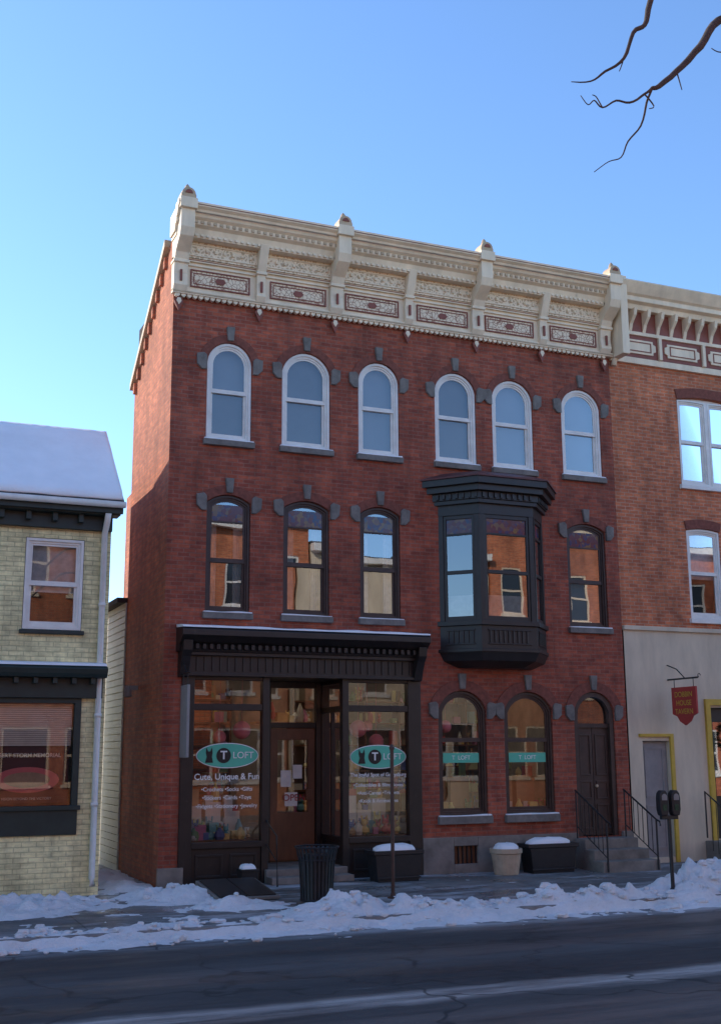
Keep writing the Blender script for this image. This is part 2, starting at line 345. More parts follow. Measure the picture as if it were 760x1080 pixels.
MB().poly([(6.6,3.1,G0),(6.6,3.1,9.2),(6.6,12,8.8),(6.6,12,G0)]).poly([(6.6,12,G0),(6.6,12,8.8),(XR,12,8.8),(XR,12,G0)]).poly([(XR,0.2,G0),(XR,0.2,11.2),(XR,.45,11.2),(XR,3.1,9.2),(XR,12,8.8),(XR,12,G0)]).done('rear_walls','brick_side',B)
c=MB()
dy,dz=2.65,-2.0
c.loft([[(XL-.10,.42,11.16),(XL+.2,.42,11.16),(XL+.2,.42,11.30),(XL-.10,.42,11.30)],[(XL-.10,3.14,9.13),(XL+.2,3.14,9.13),(XL+.2,3.14,9.27),(XL-.10,3.14,9.27)]])
c.done('raking_coping','tan',B)
k=MB()
for i in range(9):
    t=(i+.5)/9; yy=.45+dy*t; zz=11.1+dz*t; k.box(XL-.06,XL+.01,yy-.05,yy+.05,zz-.2,zz+.02)
k.done('coping_corbels','brick_side',B)
MB().box(5.0,5.6,2.2,2.7,9.6,10.75).done('chimney','brick_side',B)
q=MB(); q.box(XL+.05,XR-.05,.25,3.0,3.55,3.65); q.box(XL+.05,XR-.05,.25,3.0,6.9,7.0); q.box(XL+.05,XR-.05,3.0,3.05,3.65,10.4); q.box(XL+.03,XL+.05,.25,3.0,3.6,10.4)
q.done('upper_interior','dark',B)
f=MB(); 
for a,b in((9.72,10.35),(10.85,13.05),(14.08,XR+.0)): f.box(a,b,-.06,.02,G0-.3,.28)
f.box(10.352,10.848,-.06,.02,G0-.3,-.2); f.box(10.352,10.848,-.06,.02,.12,.28)
f.box(XL-.02,5.27,-.06,.02,G0-.3,-.05)
f.done('foundation','found',B,bevel=.01)
f=MB(); f.box(10.35,10.85,.05,.08,-.2,.12); f.done('basement_vent_panel','wood',B)
f=MB(); [f.box(10.38+i*.09,10.40+i*.09,.02,.05,-.2,.12) for i in range(6)]; f.done('basement_vent_bars','iron',B)
# ---- cream cornice
x0,x1=4.80,14.36
c=MB(); c.box(x0+.03,x1-.03,-.09,.02,10.12,10.72); c.box(x0,x1,-.13,.0,10.06,10.14); c.box(x0,x1,-.14,-.0,10.70,10.76); c.box(x0,x1,-.125,0,10.62,10.66)
c.profx([(0,11.15),(0,11.55),(-.56,11.60),(-.60,11.66),(-.64,11.66),(-.64,11.58),(-.58,11.54),(-.52,11.42),(-.46,11.38),(-.46,11.30),(-.38,11.26),(-.34,11.15)],x0-.05,x1-.02)
c.box(x0-.02,x1-.03,-.36,-.0,11.08,11.15)
xx=x0+.1
while xx<x1-.12:
    c.prism([(xx-.045,10.062),(xx-.04,10.02),(xx,9.995),(xx+.04,10.02),(xx+.045,10.062)],-.11,-.03); xx+=.11
c.done('cornice_mouldings','cream',B,bevel=.006)
MB().box(x0+.03,x1-.04,-.17,.0,10.76,11.08).done('cornice_filigree','filig',B)
c=MB(); c.box(x0+.03,x1-.05,-.19,-.168,10.80,10.82); c.box(x0+.03,x1-.05,-.19,-.168,11.02,11.04)
xx=x0+.1
while xx<x1-.1:
    c.box(xx,xx+.05,-.40,-.35,11.10,11.145); xx+=.11
xx=x0+.1
while xx<x1-.1:
    c.lathe(xx,-.18,[(.0,10.885),(.028,10.89),(.036,10.92),(.028,10.95),(.0,10.955)],6); xx+=.17
c.done('cornice_beading','cream',B)
c=MB(); xx=x0+.05
while xx<x1-.1:
    c.box(xx,xx+.06,-.485,-.455,11.315,11.37); xx+=.12
c.box(x0,x1-.05,-.60,-.575,11.475,11.49); c.box(x0,x1,-.142,-.128,10.085,10.11)
c.done('cornice_dentils','tan',B)
c=MB(); c.box(x0-.05,x1-.02,-.648,-.638,11.60,11.615); c.box(x0,x1-.04,-.145,-.138,10.725,10.74); c.done('cornice_rust_lines','rust',B)
BX=[4.93,6.47,8.0,9.54,11.08,12.62,14.16]
c=MB(); r_=MB(); s_=MB(); sc=MB(); fin=MB(); fr=MB()
for i,bx in enumerate(BX):
    big=i%2==0; hw=.13 if big else .085; d=.62 if big else .42
    c.profx([(0,10.10),(-.14,10.10),(-.2,10.2),(-.17,10.42),(-.2,10.62),(-.28,10.8),(-d+.06,11.0),(-d,11.15),(-d,11.52 if big else 11.15),(0,11.52 if big else 11.15)],bx-hw,bx+hw)
    c.box(bx-hw-.02,bx+hw+.02,-.24,0,10.62,10.68)
    if big: c.box(bx-hw-.03,bx+hw+.03,-.68,-.3,11.50,11.70)
    s_.prism([(bx-.03,10.0),(bx-.085,9.92),(bx,9.73),(bx+.085,9.92),(bx+.03,10.0)],-.09,-.03)
    c.prism([(bx-.03,9.98),(bx-.05,9.92),(bx,9.84),(bx+.05,9.92),(bx+.03,9.98)],-.11,-.088)
    r_.box(bx-.02,bx+.02,-.225,-.19,10.27,10.48)
    if big:
        fin.prism([(bx-.14,11.70),(bx+.14,11.70),(bx+.14,11.78)]+[(bx+.13*math.cos(math.pi*t/8),11.78+.13*math.sin(math.pi*t/8)) for t in range(9)]+[(bx-.14,11.78)],-.64,-.36)
        r_.prism([(bx+.07*math.cos(math.pi*t/6),11.79+.07*math.sin(math.pi*t/6)) for t in range(7)],-.655,-.638)
        fin.lathe(bx,-.5,[(.05,11.88),(.06,11.93),(.045,11.98),(0,12.04)],8)
for i in range(6):
    a,b=BX[i]+.20,BX[i+1]-.20
    fr.ring([(a,10.22),(b,10.22),(b,10.56),(a,10.56)],[(a+.022,10.242),(b-.022,10.242),(b-.022,10.538),(a+.022,10.538)],-.12,-.085)
    fr.ring([(a+.06,10.28),(b-.06,10.28),(b-.06,10.50),(a+.06,10.50)],[(a+.075,10.295),(b-.075,10.295),(b-.075,10.485),(a+.075,10.485)],-.112,-.09)
    sc.box(a+.022,b-.022,-.10,-.088,10.242,10.538)
    r_.prism([((a+b)/2+dx*.8,10.39+dz_*.8) for dx,dz_ in((-.13,0),(-.07,-.07),(.07,-.07),(.13,0),(.07,.07),(-.07,.07))],-.118,-.098)
c.done('cornice_brackets','cream',B,bevel=.01); r_.done('cornice_rust_details','rust',B); s_.done('cornice_pendants','rust',B)
fr.done('frieze_panel_frames','rust',B); sc.done('frieze_panels','scroll',B); fin.done('cornice_finials','tan',B,bevel=.012)
# ---- bay window
bayL,bayR,fl,frx,dp=10.17,12.53,10.75,11.95,.60
def bay(off): return [(bayL-off*1.2,.01),(fl-off*.55,-dp-off),(frx+off*.55,-dp-off),(bayR+off*1.2,.01)]
b=MB(); b.profz(bay(.0),3.72,4.16); b.profz(bay(.05),4.16,4.25); b.profz(bay(.04),3.66,3.72)
b.loft([[(x,y,3.66) for x,y in bay(.02)],[(x,y,3.5) for x,y in bay(-.05)],[(x,y,3.38) for x,y in bay(-.3)]])
b.profz(bay(.0),6.30,6.52); b.profz(bay(.07),6.50,6.58)
for off,z0,z1 in((.10,6.58,6.72),(.20,6.72,6.84),(.28,6.84,6.97)): b.profz(bay(off),z0,z1)
P=bay(0)
segs=[]
for k in range(3):
    p,q_=Vector((*P[k],0)),Vector((*P[k+1],0)); d=(q_-p); Ls=d.length; d.normalize(); n=Vector((d.y,-d.x,0)); segs.append((p,d,n,Ls))
def obox(mb,p,d,n,s0,s1,n0,n1,z0,z1):
    cs=[p+d*s+n*t for s,t in((s0,n0),(s1,n0),(s1,n1),(s0,n1))]
    mb.loft([[(c_.x,c_.y,z0) for c_ in cs],[(c_.x,c_.y,z1) for c_ in cs]])
g=MB(); sg=MB(); cu=MB()
for p,d,n,Ls in segs:
    obox(b,p,d,n,0,.11,-.08,0,4.25,6.30); obox(b,p,d,n,Ls-.11,Ls,-.08,0,4.25,6.30)
    m_=.11
    obox(b,p,d,n,m_,m_+.05,-.07,-.02,4.25,6.30); obox(b,p,d,n,Ls-m_-.05,Ls-m_,-.07,-.02,4.25,6.30)
    obox(b,p,d,n,m_+.05,Ls-m_-.05,-.07,-.02,4.25,4.34); obox(b,p,d,n,m_+.05,Ls-m_-.05,-.07,-.015,5.15,5.22); obox(b,p,d,n,m_+.05,Ls-m_-.05,-.07,-.02,6.22,6.30); obox(b,p,d,n,m_+.05,Ls-m_-.05,-.07,-.02,5.90,5.94)
    obox(b,p,d,n,m_+.02,Ls-m_-.02,0,.02,3.80,3.83); obox(b,p,d,n,m_+.02,Ls-m_-.02,0,.02,4.06,4.09)
    s=m_+.05
    while s<Ls-m_-.04: obox(b,p,d,n,s,s+.03,0,.02,3.83,4.06); s+=.1
    s=.02
    while s<Ls-.03: obox(b,p,d,n,s,s+.05,.0,.13,6.60,6.70); s+=.13
    cs=[p+d*s+n*-.045 for s in(m_+.05,Ls-m_-.05)]
    g.poly([(cs[0].x,cs[0].y,4.34),(cs[1].x,cs[1].y,4.34),(cs[1].x,cs[1].y,5.90),(cs[0].x,cs[0].y,5.90)])
    sg.poly([(cs[0].x,cs[0].y,5.94),(cs[1].x,cs[1].y,5.94),(cs[1].x,cs[1].y,6.22),(cs[0].x,cs[0].y,6.22)])
    cs=[p+d*s+n*-.12 for s in(m_+.02,Ls-m_-.02)]
    cu.poly([(cs[0].x,cs[0].y,4.3),(cs[1].x,cs[1].y,4.3),(cs[1].x,cs[1].y,4.75),(cs[0].x,cs[0].y,4.75)])
b.done('bay_woodwork','black',B,bevel=.006); g.done('bay_glass','glass_old',B,fix=False); sg.done('bay_stained_glass','stained',B,fix=False); cu.done('bay_curtains','curtain',B,fix=False)
MB().loft([[(x,y,6.972) for x,y in bay(.31)],[(x,y,7.0) for x,y in bay(.31)],[(x,y,7.16) for x,y in bay(-.1)]]).done('bay_roof','roofred',B)
# ---- entrance door
d=MB(); o=arch(13.1,14.02,.2,2.97,.395); i_=arch(13.19,13.93,.2,2.88,.33)
d.ring(o,i_,.02,.16); d.box(13.19,13.93,.07,.15,2.28,2.36)
d.done('entrance_frame','brown',B)
d=MB(); d.box(13.19,13.555,.11,.16,.21,2.28); d.box(13.565,13.93,.11,.16,.21,2.28)
for a in(13.24,13.615):
    for z0,z1 in((.33,.8),(.9,1.25),(1.35,2.15)): d.ring([(a,z0),(a+.27,z0),(a+.27,z1),(a,z1)],[(a+.03,z0+.03),(a+.24,z0+.03),(a+.24,z1-.03),(a+.03,z1-.03)],.09,.112)
d.done('entrance_door_leaves','brown',B,bevel=.004)
MB().lathe(13.60,.07,[(.0,1.12),(.025,1.13),(.03,1.15),(.025,1.17),(0,1.18)],8).done('door_knob','tan',B)
MB().poly([(x,.12,z) for x,z in arch(13.19,13.93,2.36,2.88,.33)]).done('entrance_transom_glass','glass',B)
MB().box(13.15,13.98,.18,.2,.2,2.95).done('entrance_backing','dark',B)
arch_trim(B,'entrance',13.09,14.03,2.98,.40,t=.2,key=.32)
s=MB(); 
for i in range(3): s.box(12.95-.03*i,14.16,-.42-.33*i,-.062-.33*i if i else .1,G0-.2,.18-.18*i)
s.done('stoop_steps','found',B,bevel=.012)
r_=MB()
for xx in(12.98,14.10):
    r_.tube([(xx,-.12,.18),(xx,-.12,1.08)],.016); r_.tube([(xx,-1.1,G0),(xx,-1.1,.55)],.018); r_.tube([(xx,-.1,1.08),(xx,-1.1,.55),(xx,-1.2,.52),(xx,-1.22,.44)],.018)
    r_.tube([(xx,-.1,.42),(xx,-1.1,-.12)],.01)
    for k in range(1,7): t=k/7; r_.tube([(xx,-.12-.98*t,.42-.54*t),(xx,-.12-.98*t,1.07-.53*t)],.008,6)
r_.done('stoop_railing','iron',B)
# ---- storefront
c=MB()
sx0,sx1=5.06,9.74
c.box(sx0+.1,sx1-.08,-.10,.04,3.16,3.50); c.box(sx0+.08,sx1-.06,-.15,.03,3.13,3.18); c.box(sx0+.06,sx1-.05,-.18,.03,3.48,3.54)
c.profx([(0.0,3.60),(0,3.97),(-.44,3.93),(-.48,3.90),(-.48,3.80),(-.42,3.76),(-.34,3.70),(-.24,3.66),(-.2,3.54),(0,3.54)],sx0,sx1)
xx=sx0+.15
while xx<sx1-.15: c.box(xx,xx+.06,-.30,-.18,3.58,3.67); xx+=.125
xx=sx0+.2
while xx<sx1-.2: c.box(xx,xx+.02,-.125,-.098,3.22,3.46); xx+=.14
for xx in(sx0+.04,sx1-.2): c.profx([(0,3.1),(-.16,3.12),(-.22,3.3),(-.3,3.45),(-.38,3.55),(-.40,3.72),(0,3.72)],xx,xx+.16)
for a,b_ in((5.18,5.40),(6.64,6.76),(8.15,8.27),(9.46,9.72)): c.box(a,b_,-.05,.10,G0,3.14)
for a,b_ in((5.40,6.64),(8.27,9.46)):
    c.box(a,b_,-.03,.09,2.55,2.66); c.box(a,b_,-.03,.09,3.07,3.14); c.box(a,b_,-.06,.10,.24,.34)
    c.box(a,b_,-.01,.05,G0,.24)
    for x2,x3 in((a+.08,(a+b_)/2-.06),((a+b_)/2+.06,b_-.08)): c.ring([(x2,-.24),(x3,-.24),(x3,.14),(x2,.14)],[(x2+.04,-.20),(x3-.04,-.20),(x3-.04,.10),(x2+.04,.10)],-.03,-.012)
for xa,xb in((8.2,8.27),):
    c.box(xa,xb,.10,1.2,.24,.34); c.box(xa,xb,.10,1.2,2.55,2.66); c.box(xa,xb,.10,1.2,3.07,3.14); c.box(xa,xb,.62,.68,.34,2.55); c.box(xa-.0,xb+.05,1.12,1.24,-.1,3.14); c.box(xa+.01,xb,.10,1.12,-.16,.24)
c.box(7.08,7.20,1.15,1.28,-.14,3.14); c.box(8.10,8.20,1.15,1.28,-.14,3.14); c.box(7.20,8.10,1.17,1.27,2.28,2.38); c.box(7.20,8.10,1.17,1.27,3.02,3.14)
c.profz([(6.70,.10),(6.76,.10),(7.14,1.2),(7.08,1.2)],-.14,.34); c.profz([(6.70,.10),(6.76,.10),(7.14,1.2),(7.08,1.2)],2.55,2.66)
c.box(6.64,8.25,.1,1.28,3.14,3.2)
c.done('storefront_woodwork','black',B,bevel=.006)
g=MB()
g.poly([(5.4,.04,.34),(6.64,.04,.34),(6.64,.04,2.55),(5.4,.04,2.55)]).poly([(5.4,.04,2.66),(6.64,.04,2.66),(6.64,.04,3.07),(5.4,.04,3.07)])
g.poly([(8.27,.04,.34),(9.46,.04,.34),(9.46,.04,2.55),(8.27,.04,2.55)]).poly([(8.27,.04,2.66),(9.46,.04,2.66),(9.46,.04,3.07),(8.27,.04,3.07)])
g.poly([(8.235,.1,.34),(8.235,1.12,.34),(8.235,1.12,2.55),(8.235,.1,2.55)]).poly([(8.235,.1,2.66),(8.235,1.12,2.66),(8.235,1.12,3.07),(8.235,.1,3.07)])
g.poly([(6.73,.1,.34),(7.11,1.2,.34),(7.11,1.2,2.55),(6.73,.1,2.55)])
g.poly([(7.2,1.22,2.38),(8.1,1.22,2.38),(8.1,1.22,3.02),(7.2,1.22,3.02)])
g.poly([(7.36,1.23,.75),(7.94,1.23,.75),(7.94,1.23,2.05),(7.36,1.23,2.05)])
g.done('storefront_glass','glass',B,fix=False)
d=MB(); d.ring([(7.21,-.12),(8.09,-.12),(8.09,2.27),(7.21,2.27)],[(7.35,.74),(7.95,.74),(7.95,2.06),(7.35,2.06)],1.2,1.26); d.box(7.35,7.95,1.205,1.24,.05,.62); d.box(7.9,8.02,1.15,1.2,.95,1.15)
d.done('shop_door','wood',B,bevel=.006)
MB().box(6.7,8.2,-.15,1.2,G0,-.14).box(6.7,8.2,-.45,-.152,G0,-.25).done('shop_threshold_steps','found',B,bevel=.01)
q=MB(); q.box(7.42,7.62,1.215,1.222,1.2,1.5); q.box(7.66,7.84,1.215,1.222,1.35,1.6); q.box(7.5,7.75,1.215,1.222,.85,1.1); q.done('door_notices','white',B)
text('OPEN',7.68,1.20,1.0,.17,'red',B,'open_sign')
sn=MB(); n=60; rr=[]
for i in range(n+1):
    x=sx0+(sx1-sx0)*i/n; h=.035+.03*noise.noise(Vector((x*1.5,3,0)))
    rr.append([(x,-.47,3.935),(x,-.46,3.945+h*.6),(x,-.3,3.955+h),(x,-.02,3.975+h),(x,-.02,3.96)])
sn.loft(rr); sn.done('cornice_snow','rsnow',B,smooth=False)
q=MB(); q.box(XL+.06,13.0,3.4,3.45,-.15,3.5); q.box(XL+.05,XL+.1,.25,3.4,-.15,3.5); q.box(13.0,13.04,.25,3.4,-.15,3.5); q.done('shop_interior_walls','room',B)
MB().box(XL+.1,13.0,.23,3.4,-.22,-.142).done('shop_floor','floor',B)
MB().box(XL+.1,13.0,.1,3.4,3.45,3.5).done('shop_ceiling','beige',B)
q=MB()
for x in(6.0,7.7,8.9,10.6,12.0): q.box(x-.35,x+.35,1.7,1.95,3.38,3.42)
q.done('added_ceiling_lamps','lamp',B)  # assumed fixtures, added to brighten the shop interior
q=MB(); q.box(5.35,6.62,.10,.95,.30,.36); q.box(8.34,9.5,.10,.95,.30,.36); q.box(10.0,12.7,.25,.8,.55,.60); q.done('display_decks','floor',B)
q=MB()
for z in(.6,1.05,1.5,1.95,2.4,2.85): q.box(4.96,7.0,3.05,3.39,z,z+.03); q.box(8.3,12.9,3.05,3.39,z,z+.03)
for x in(5.5,6.2,6.97,8.3,9.1,9.9,10.7,11.5,12.3): q.box(x,x+.04,3.04,3.39,0,3.1)
q.done('wall_shelves','wood',B)
groups=[MB() for _ in DISP]
def item(x,y,z,s=1.0):
    k=random.randrange(len(DISP)); w=random.uniform(.035,.10)*s; h=random.uniform(.08,.30)*s; g_=groups[k]; u=random.random()
    if u<.4: g_.box(x-w,x+w,y-w*.7,y+w*.7,z,z+h)
    elif u<.7: g_.lathe(x,y,[(w*.7,z),(w,z+h*.3),(w*.8,z+h*.7),(w*.3,z+h),(w*.3,z+h*1.1)],8)
    else:
        g_.lathe(x,y,[(.01,z),(w,z+w*.6),(w*.9,z+w*1.3),(w*.4,z+w*1.8),(w*.75,z+w*2.3),(w*.7,z+w*2.8),(.01,z+w*3.2)],10)
        for sx in(-1,1): g_.tube([(x+sx*w*.45,y,z+w*2.8),(x+sx*w*.6,y,z+w*3.9)],w*.2,6)
for a,b_,z,y0,y1,n in((5.45,6.58,.36,.2,.9,40),(8.4,9.42,.36,.2,.9,40),(10.1,12.6,.60,.3,.75,50)):
    for _ in range(n): item(random.uniform(a,b_),random.uniform(y0,y1),z,1.0)
for z in(.63,1.08,1.53,1.98,2.43,2.88):
    for _ in range(44): item(random.choice([random.uniform(5.1,6.9),random.uniform(8.4,12.8)]),3.2,z,1.0)
# tiered display stands behind the glass
for a,b_ in((5.5,6.5),(8.45,9.35)):
    for x in(a,b_-.3,(a+b_)/2-.15):
        hh=random.uniform(.4,.7); groups[3].box(x,x+.28,.72,.95,.365,.36+hh); item(x+.08,.82,.36+hh,1.1); item(x+.2,.82,.36+hh,1.1)
# free-standing racks in the room
for cx_ in(5.7,6.4,8.7,9.3,10.4,11.0,11.9,12.5):
    for z in(.1,.55,1.0,1.45): groups[8].box(cx_-.22,cx_+.22,1.9,2.2,z,z+.02); [item(cx_+random.uniform(-.16,.16),2.0,z+.02,1.1) for _ in range(4)]
    groups[8].box(cx_-.02,cx_+.02,2.03,2.07,-.14,1.9)
for _ in range(8): item(random.uniform(7.3,8.0),1.6,2.4,1.2)
groups[8].box(7.0,8.3,1.45,1.8,2.36,2.4)
for x in(10.35,10.85,11.8,12.3):
    groups[8].box(x-.2,x+.2,.62,.8,.601,1.35); item(x-.1,.7,1.35,1.2); item(x+.1,.7,1.35,1.2)
for k,g_ in enumerate(groups): 
    if g_.v: g_.done('merchandise_%d'%k,DISP[k],B)
q=MB()
for x,y,z,r in((6.38,.35,2.22,.16),(6.05,.6,2.1,.12),(8.62,.35,2.25,.16),(9.05,.5,2.02,.14),(8.85,.45,2.3,.10),(10.5,.5,2.3,.12)):
    q.lathe(x,y,[(0.01,z-r)]+[(r*math.sin(math.pi*t/8),z-r*math.cos(math.pi*t/8)) for t in range(1,8)]+[(0.01,z+r)],14); q.tube([(x,y,z+r),(x,y,3.1)],.004,4)
q.done('paper_lanterns','pink',B,smooth=True)
def oval(cx,y,cz,rx,rz,mat,name,n=40):
    MB().poly([(cx+rx*math.cos(2*math.pi*i/n),y,cz+rz*math.sin(2*math.pi*i/n)) for i in range(n)]).done(name,mat,B,fix=False)
for cx,nm,cz in((6.03,'left',1.78),(8.88,'right',1.74)):
    oval(cx,.032,cz,.56,.215,'tealw','vinyl_oval_rim_'+nm); oval(cx,.028,cz,.545,.2,'teal','vinyl_oval_'+nm); oval(cx-.07,.024,cz,.13,.13,'inkb','vinyl_disc_'+nm)
    text('T',cx-.07,.018,cz,.2,'tealw',B,'vinyl_t_'+nm,bold=.004); text('LOFT',cx+.28,.018,cz,.16,'tealw',B,'vinyl_loft_'+nm)
    q=MB(); hx=cx-.33
    q.prism([(hx-.07,cz-.12),(hx+.07,cz-.12),(hx+.05,cz-.02),(hx+.06,cz+.05),(hx+.05,cz+.14),(hx+.02,cz+.07),(hx-.02,cz+.07),(hx-.05,cz+.14),(hx-.06,cz+.05),(hx-.04,cz-.02)],.020,.023); q.done('vinyl_rabbit_'+nm,'inkb',B)
text('Cute, Unique & Fun',6.03,.03,1.42,.145,'tealw',B,'vinyl_tagline_left',bold=.002)
for i,s in enumerate(['•Crochets •Socks •Gifts','•Stickers •Cards •Toys','•Fidgets •Stationery •Jewelry']): text(s,6.03,.03,1.21-.14*i,.095,'tealw',B,'vinyl_list_left_%d'%i,bold=.0008)
text('The Joyful Spot of Gettysburg',8.88,.03,1.42,.092,'tealw',B,'vinyl_tagline_right',bold=.0015)
for i,s in enumerate(['•Collectibles & Blind Boxes','•Anti-Cancel •Trinkets','•Knick & Accessories']): text(s,8.88,.03,1.24-.14*i,.09,'tealw',B,'vinyl_list_right_%d'%i,bold=.0008)
# rear white wing
cw=empty('white_clapboard_wing')
MB().box(XL-.0,6.55,3.12,10,G0-.2,4.75).done('wing_core','clap',cw)
q=MB(); z=G0
while z<4.7: q.profx([(3.12,z),(10,z),(10,z+.12),(3.12,z+.12)],XL-.03,XL-.005); z+=.135
q.done('clapboards','clap',cw)
MB().profx([(3.12,4.752),(10.1,4.752),(10.1,4.85),(3.12,4.85)],XL-.2,6.55).done('wing_roof','roof',cw)
S=empty('hanging_blade_sign')
MB().box(5.12,5.17,-.62,-.18,1.75,2.95).done('sign_board','grey',S,bevel=.01)
q=MB(); q.tube([(5.145,0,3.15),(5.145,-.7,3.15)],.014); q.tube([(5.145,-.25,3.15),(5.145,-.25,2.95)],.007); q.tube([(5.145,-.55,3.15),(5.145,-.55,2.95)],.007); q.tube([(5.145,0,3.45),(5.145,-.2,3.38),(5.145,-.36,3.22),(5.145,-.5,3.15)],.01)
q.done('sign_bracket','iron',S)
L_=empty('wall_lamp'); q=MB(); q.box(4.70,4.85,1.9,1.98,2.98,3.06); q.lathe(4.66,1.94,[(.05,3.06),(.08,2.98),(.085,2.86),(.02,2.84)],10); q.done('lamp_body','grey',L_)
# ================================================================== LEFT BUILDING
Lb=empty('yellow_brick_building'); YL=-.5
lx0,lx1=-3.2,3.78
hs=[arch(2.40,3.35,3.79,5.30,0),arch(-1.0,3.40,.57,2.70,0),arch(-1.2,-.25,3.79,5.30,0)]
MB().wall([(lx0,G0-.3),(lx1,G0-.3),(lx1,5.95),(lx0,5.95)],hs,YL,.15).done('front_wall','brick_y',Lb,fix=False)
q=MB(); q.poly([(lx1,YL,G0-.3),(lx1,YL,5.9),(lx1,.93,7.45),(lx1,2.3,7.2),(lx1,6,7.2),(lx1,6,G0-.3)]); q.poly([(lx0,YL,G0-.3),(lx0,YL,5.9),(lx0,.93,7.45),(lx0,6,7.2),(lx0,6,G0-.3)]); q.poly([(lx0,6,G0-.3),(lx1,6,G0-.3),(lx1,6,7.2),(lx0,6,7.2)])
q.done('side_walls','brick_y',Lb,fix=False)
rx=3.92
MB().profx([(-.82,5.84),(.93,7.44),(2.3,7.22),(6.1,7.22),(6.1,7.3),(2.3,7.3),(.93,7.53),(-.82,5.93)],lx0-.1,rx).done('roof','roof',Lb)
rr=[]; n=120
for i in range(n+1):
    x=lx0-.08+(rx-.02-lx0+.08)*i/n; ring=[]
    for j in range(13):
        t=j/12; e_=.05*noise.noise(Vector((x*2.2,9,0)))+.04 if j==0 else 0; y=-.84+1.78*t+e_; z=5.925+1.6*(t+e_/1.78)+.02; h=.06+.022*noise.noise(Vector((x*.8,t*2,1)))+ .008*noise.noise(Vector((x*6,t*8,5))); 
        if j==0: h*=.3
        ring.append((x,y,z+h))
    ring.append((x,2.2,7.36)); ring.append((x,.93,7.50)); ring.append((x,-.76,5.95)); rr.append(ring)
MB().loft(rr).done('roof_snow','rsnow',Lb,smooth=True)
q=MB(); q.box(lx0,rx-.02,-.86,-.80,5.72,5.90); q.box(lx0,rx-.05,-.80,YL-.002,5.70,5.76)
q.box(lx0,lx1,YL-.10,YL-.002,5.46,5.70)
xx=lx0+.1
while xx<lx1-.1: q.box(xx,xx+.08,YL-.22,YL-.1,5.56,5.70); xx+=.42
q.box(lx0,lx1-.06,YL-.10,YL-.002,2.70,3.02); q.profx([(YL-.0,3.02),(YL-.28,3.02),(YL-.32,3.08),(YL-.34,3.16),(YL-.30,3.20),(YL-.0,3.24)],lx0,lx1-.03)
xx=lx0+.1
while xx<lx1-.2: q.box(xx,xx+.07,YL-.24,YL-.1,2.92,3.02); xx+=.3
q.ring(arch(-1.0,3.40,.57,2.70,0),arch(-.92,3.30,1.02,2.62,0),YL-.04,YL+.08)
q.box(-1.02,3.44,YL-.08,YL+.0,.95,1.02)
q.box(.9,1.0,YL-.04,YL+.06,1.02,2.62)
q.done('green_trim','green',Lb,bevel=.008)
sn=MB(); sn.profx([(YL-.02,3.24),(YL-.32,3.205),(YL-.3,3.24),(YL-.02,3.28)],lx0,lx1-.05); sn.done('pent_snow','rsnow',Lb)
MB().poly([(-.92,YL+.04,1.02),(3.30,YL+.04,1.02),(3.30,YL+.04,2.62),(-.92,YL+.04,2.62)]).done('shop_window_glass','glass',Lb,fix=False)
q=MB(); z=1.95
while z<2.6: q.profx([(YL+.10,z),(YL+.115,z+.028),(YL+.12,z+.028),(YL+.105,z)],1.02,3.28); z+=.033
q.done('venetian_blind','white',Lb)
MB().box(-.9,3.3,YL+.3,YL+.33,1.0,2.65).done('shop_backing','maroon',Lb)
MB().box(1.9,3.25,YL+.13,YL+.14,1.06,1.93).done('memorial_poster','maroon',Lb)
n=30
MB().poly([(2.62+.5*math.cos(2*math.pi*i/n),YL+.125,1.42+.2*math.sin(2*math.pi*i/n)) for i in range(n)]).done('poster_ellipse','pink',Lb,fix=False)
MB().poly([(2.62+.36*math.cos(2*math.pi*i/n),YL+.12,1.42+.12*math.sin(2*math.pi*i/n)) for i in range(n)]).done('poster_ellipse_inner','beige',Lb,fix=False)
text('DESERT STORM MEMORIAL',2.60,YL+.12,1.80,.088,'tealw',Lb,'poster_title',bold=.002); text('A VISION BEYOND THE VICTORY',2.60,YL+.12,1.13,.055,'tealw',Lb,'poster_line')
q=MB(); random.seed(3)
for i in range(120):
    a=random.uniform(0,6.28); l=random.uniform(.1,.34); x,z=2.02,1.32; p=(x+l*math.cos(a)*.6,YL+.09+random.uniform(-.03,.03),z+l*math.sin(a)*.8); q.tube([(x,YL+.1,z-.1),p,(p[0]+.03*math.cos(a),p[1],p[2]-.05)],[.004,.012,.002],4)
q.done('window_plant_leaves','leafg',Lb)
for k,(a,b_) in enumerate(((2.41,3.34),(-1.19,-.26))):
    window(Lb,'upstairs_window_%d'%k,a,b_,3.80,5.29,0,'white','glass_hi',y=YL+.03,back='curtain',backz=(.42,.98),fw=.08)
    sill(Lb,'upstairs_%d'%k,a,b_,3.79,'green',.07,.06,YL)
MB().box(lx0+.2,3.6,.2,.25,3.3,5.8).done('upstairs_room','dark',Lb)
q=MB(); q.tube([(3.66,YL-.34,5.72),(3.66,YL-.26,5.6),(3.66,YL-.07,5.42),(3.66,YL-.07,-.1),(3.66,YL-.14,-.2)],.05,12); 
for z in(1,2.4,4.2): q.tube([(3.66,YL-.07,z),(3.66,YL-.07,z+.06)],.06,12)
q.tube([(lx0,-.92,5.86),(rx,-.92,5.86)],.055,10); q.done('downpipe_and_gutter','white',Lb,smooth=True)
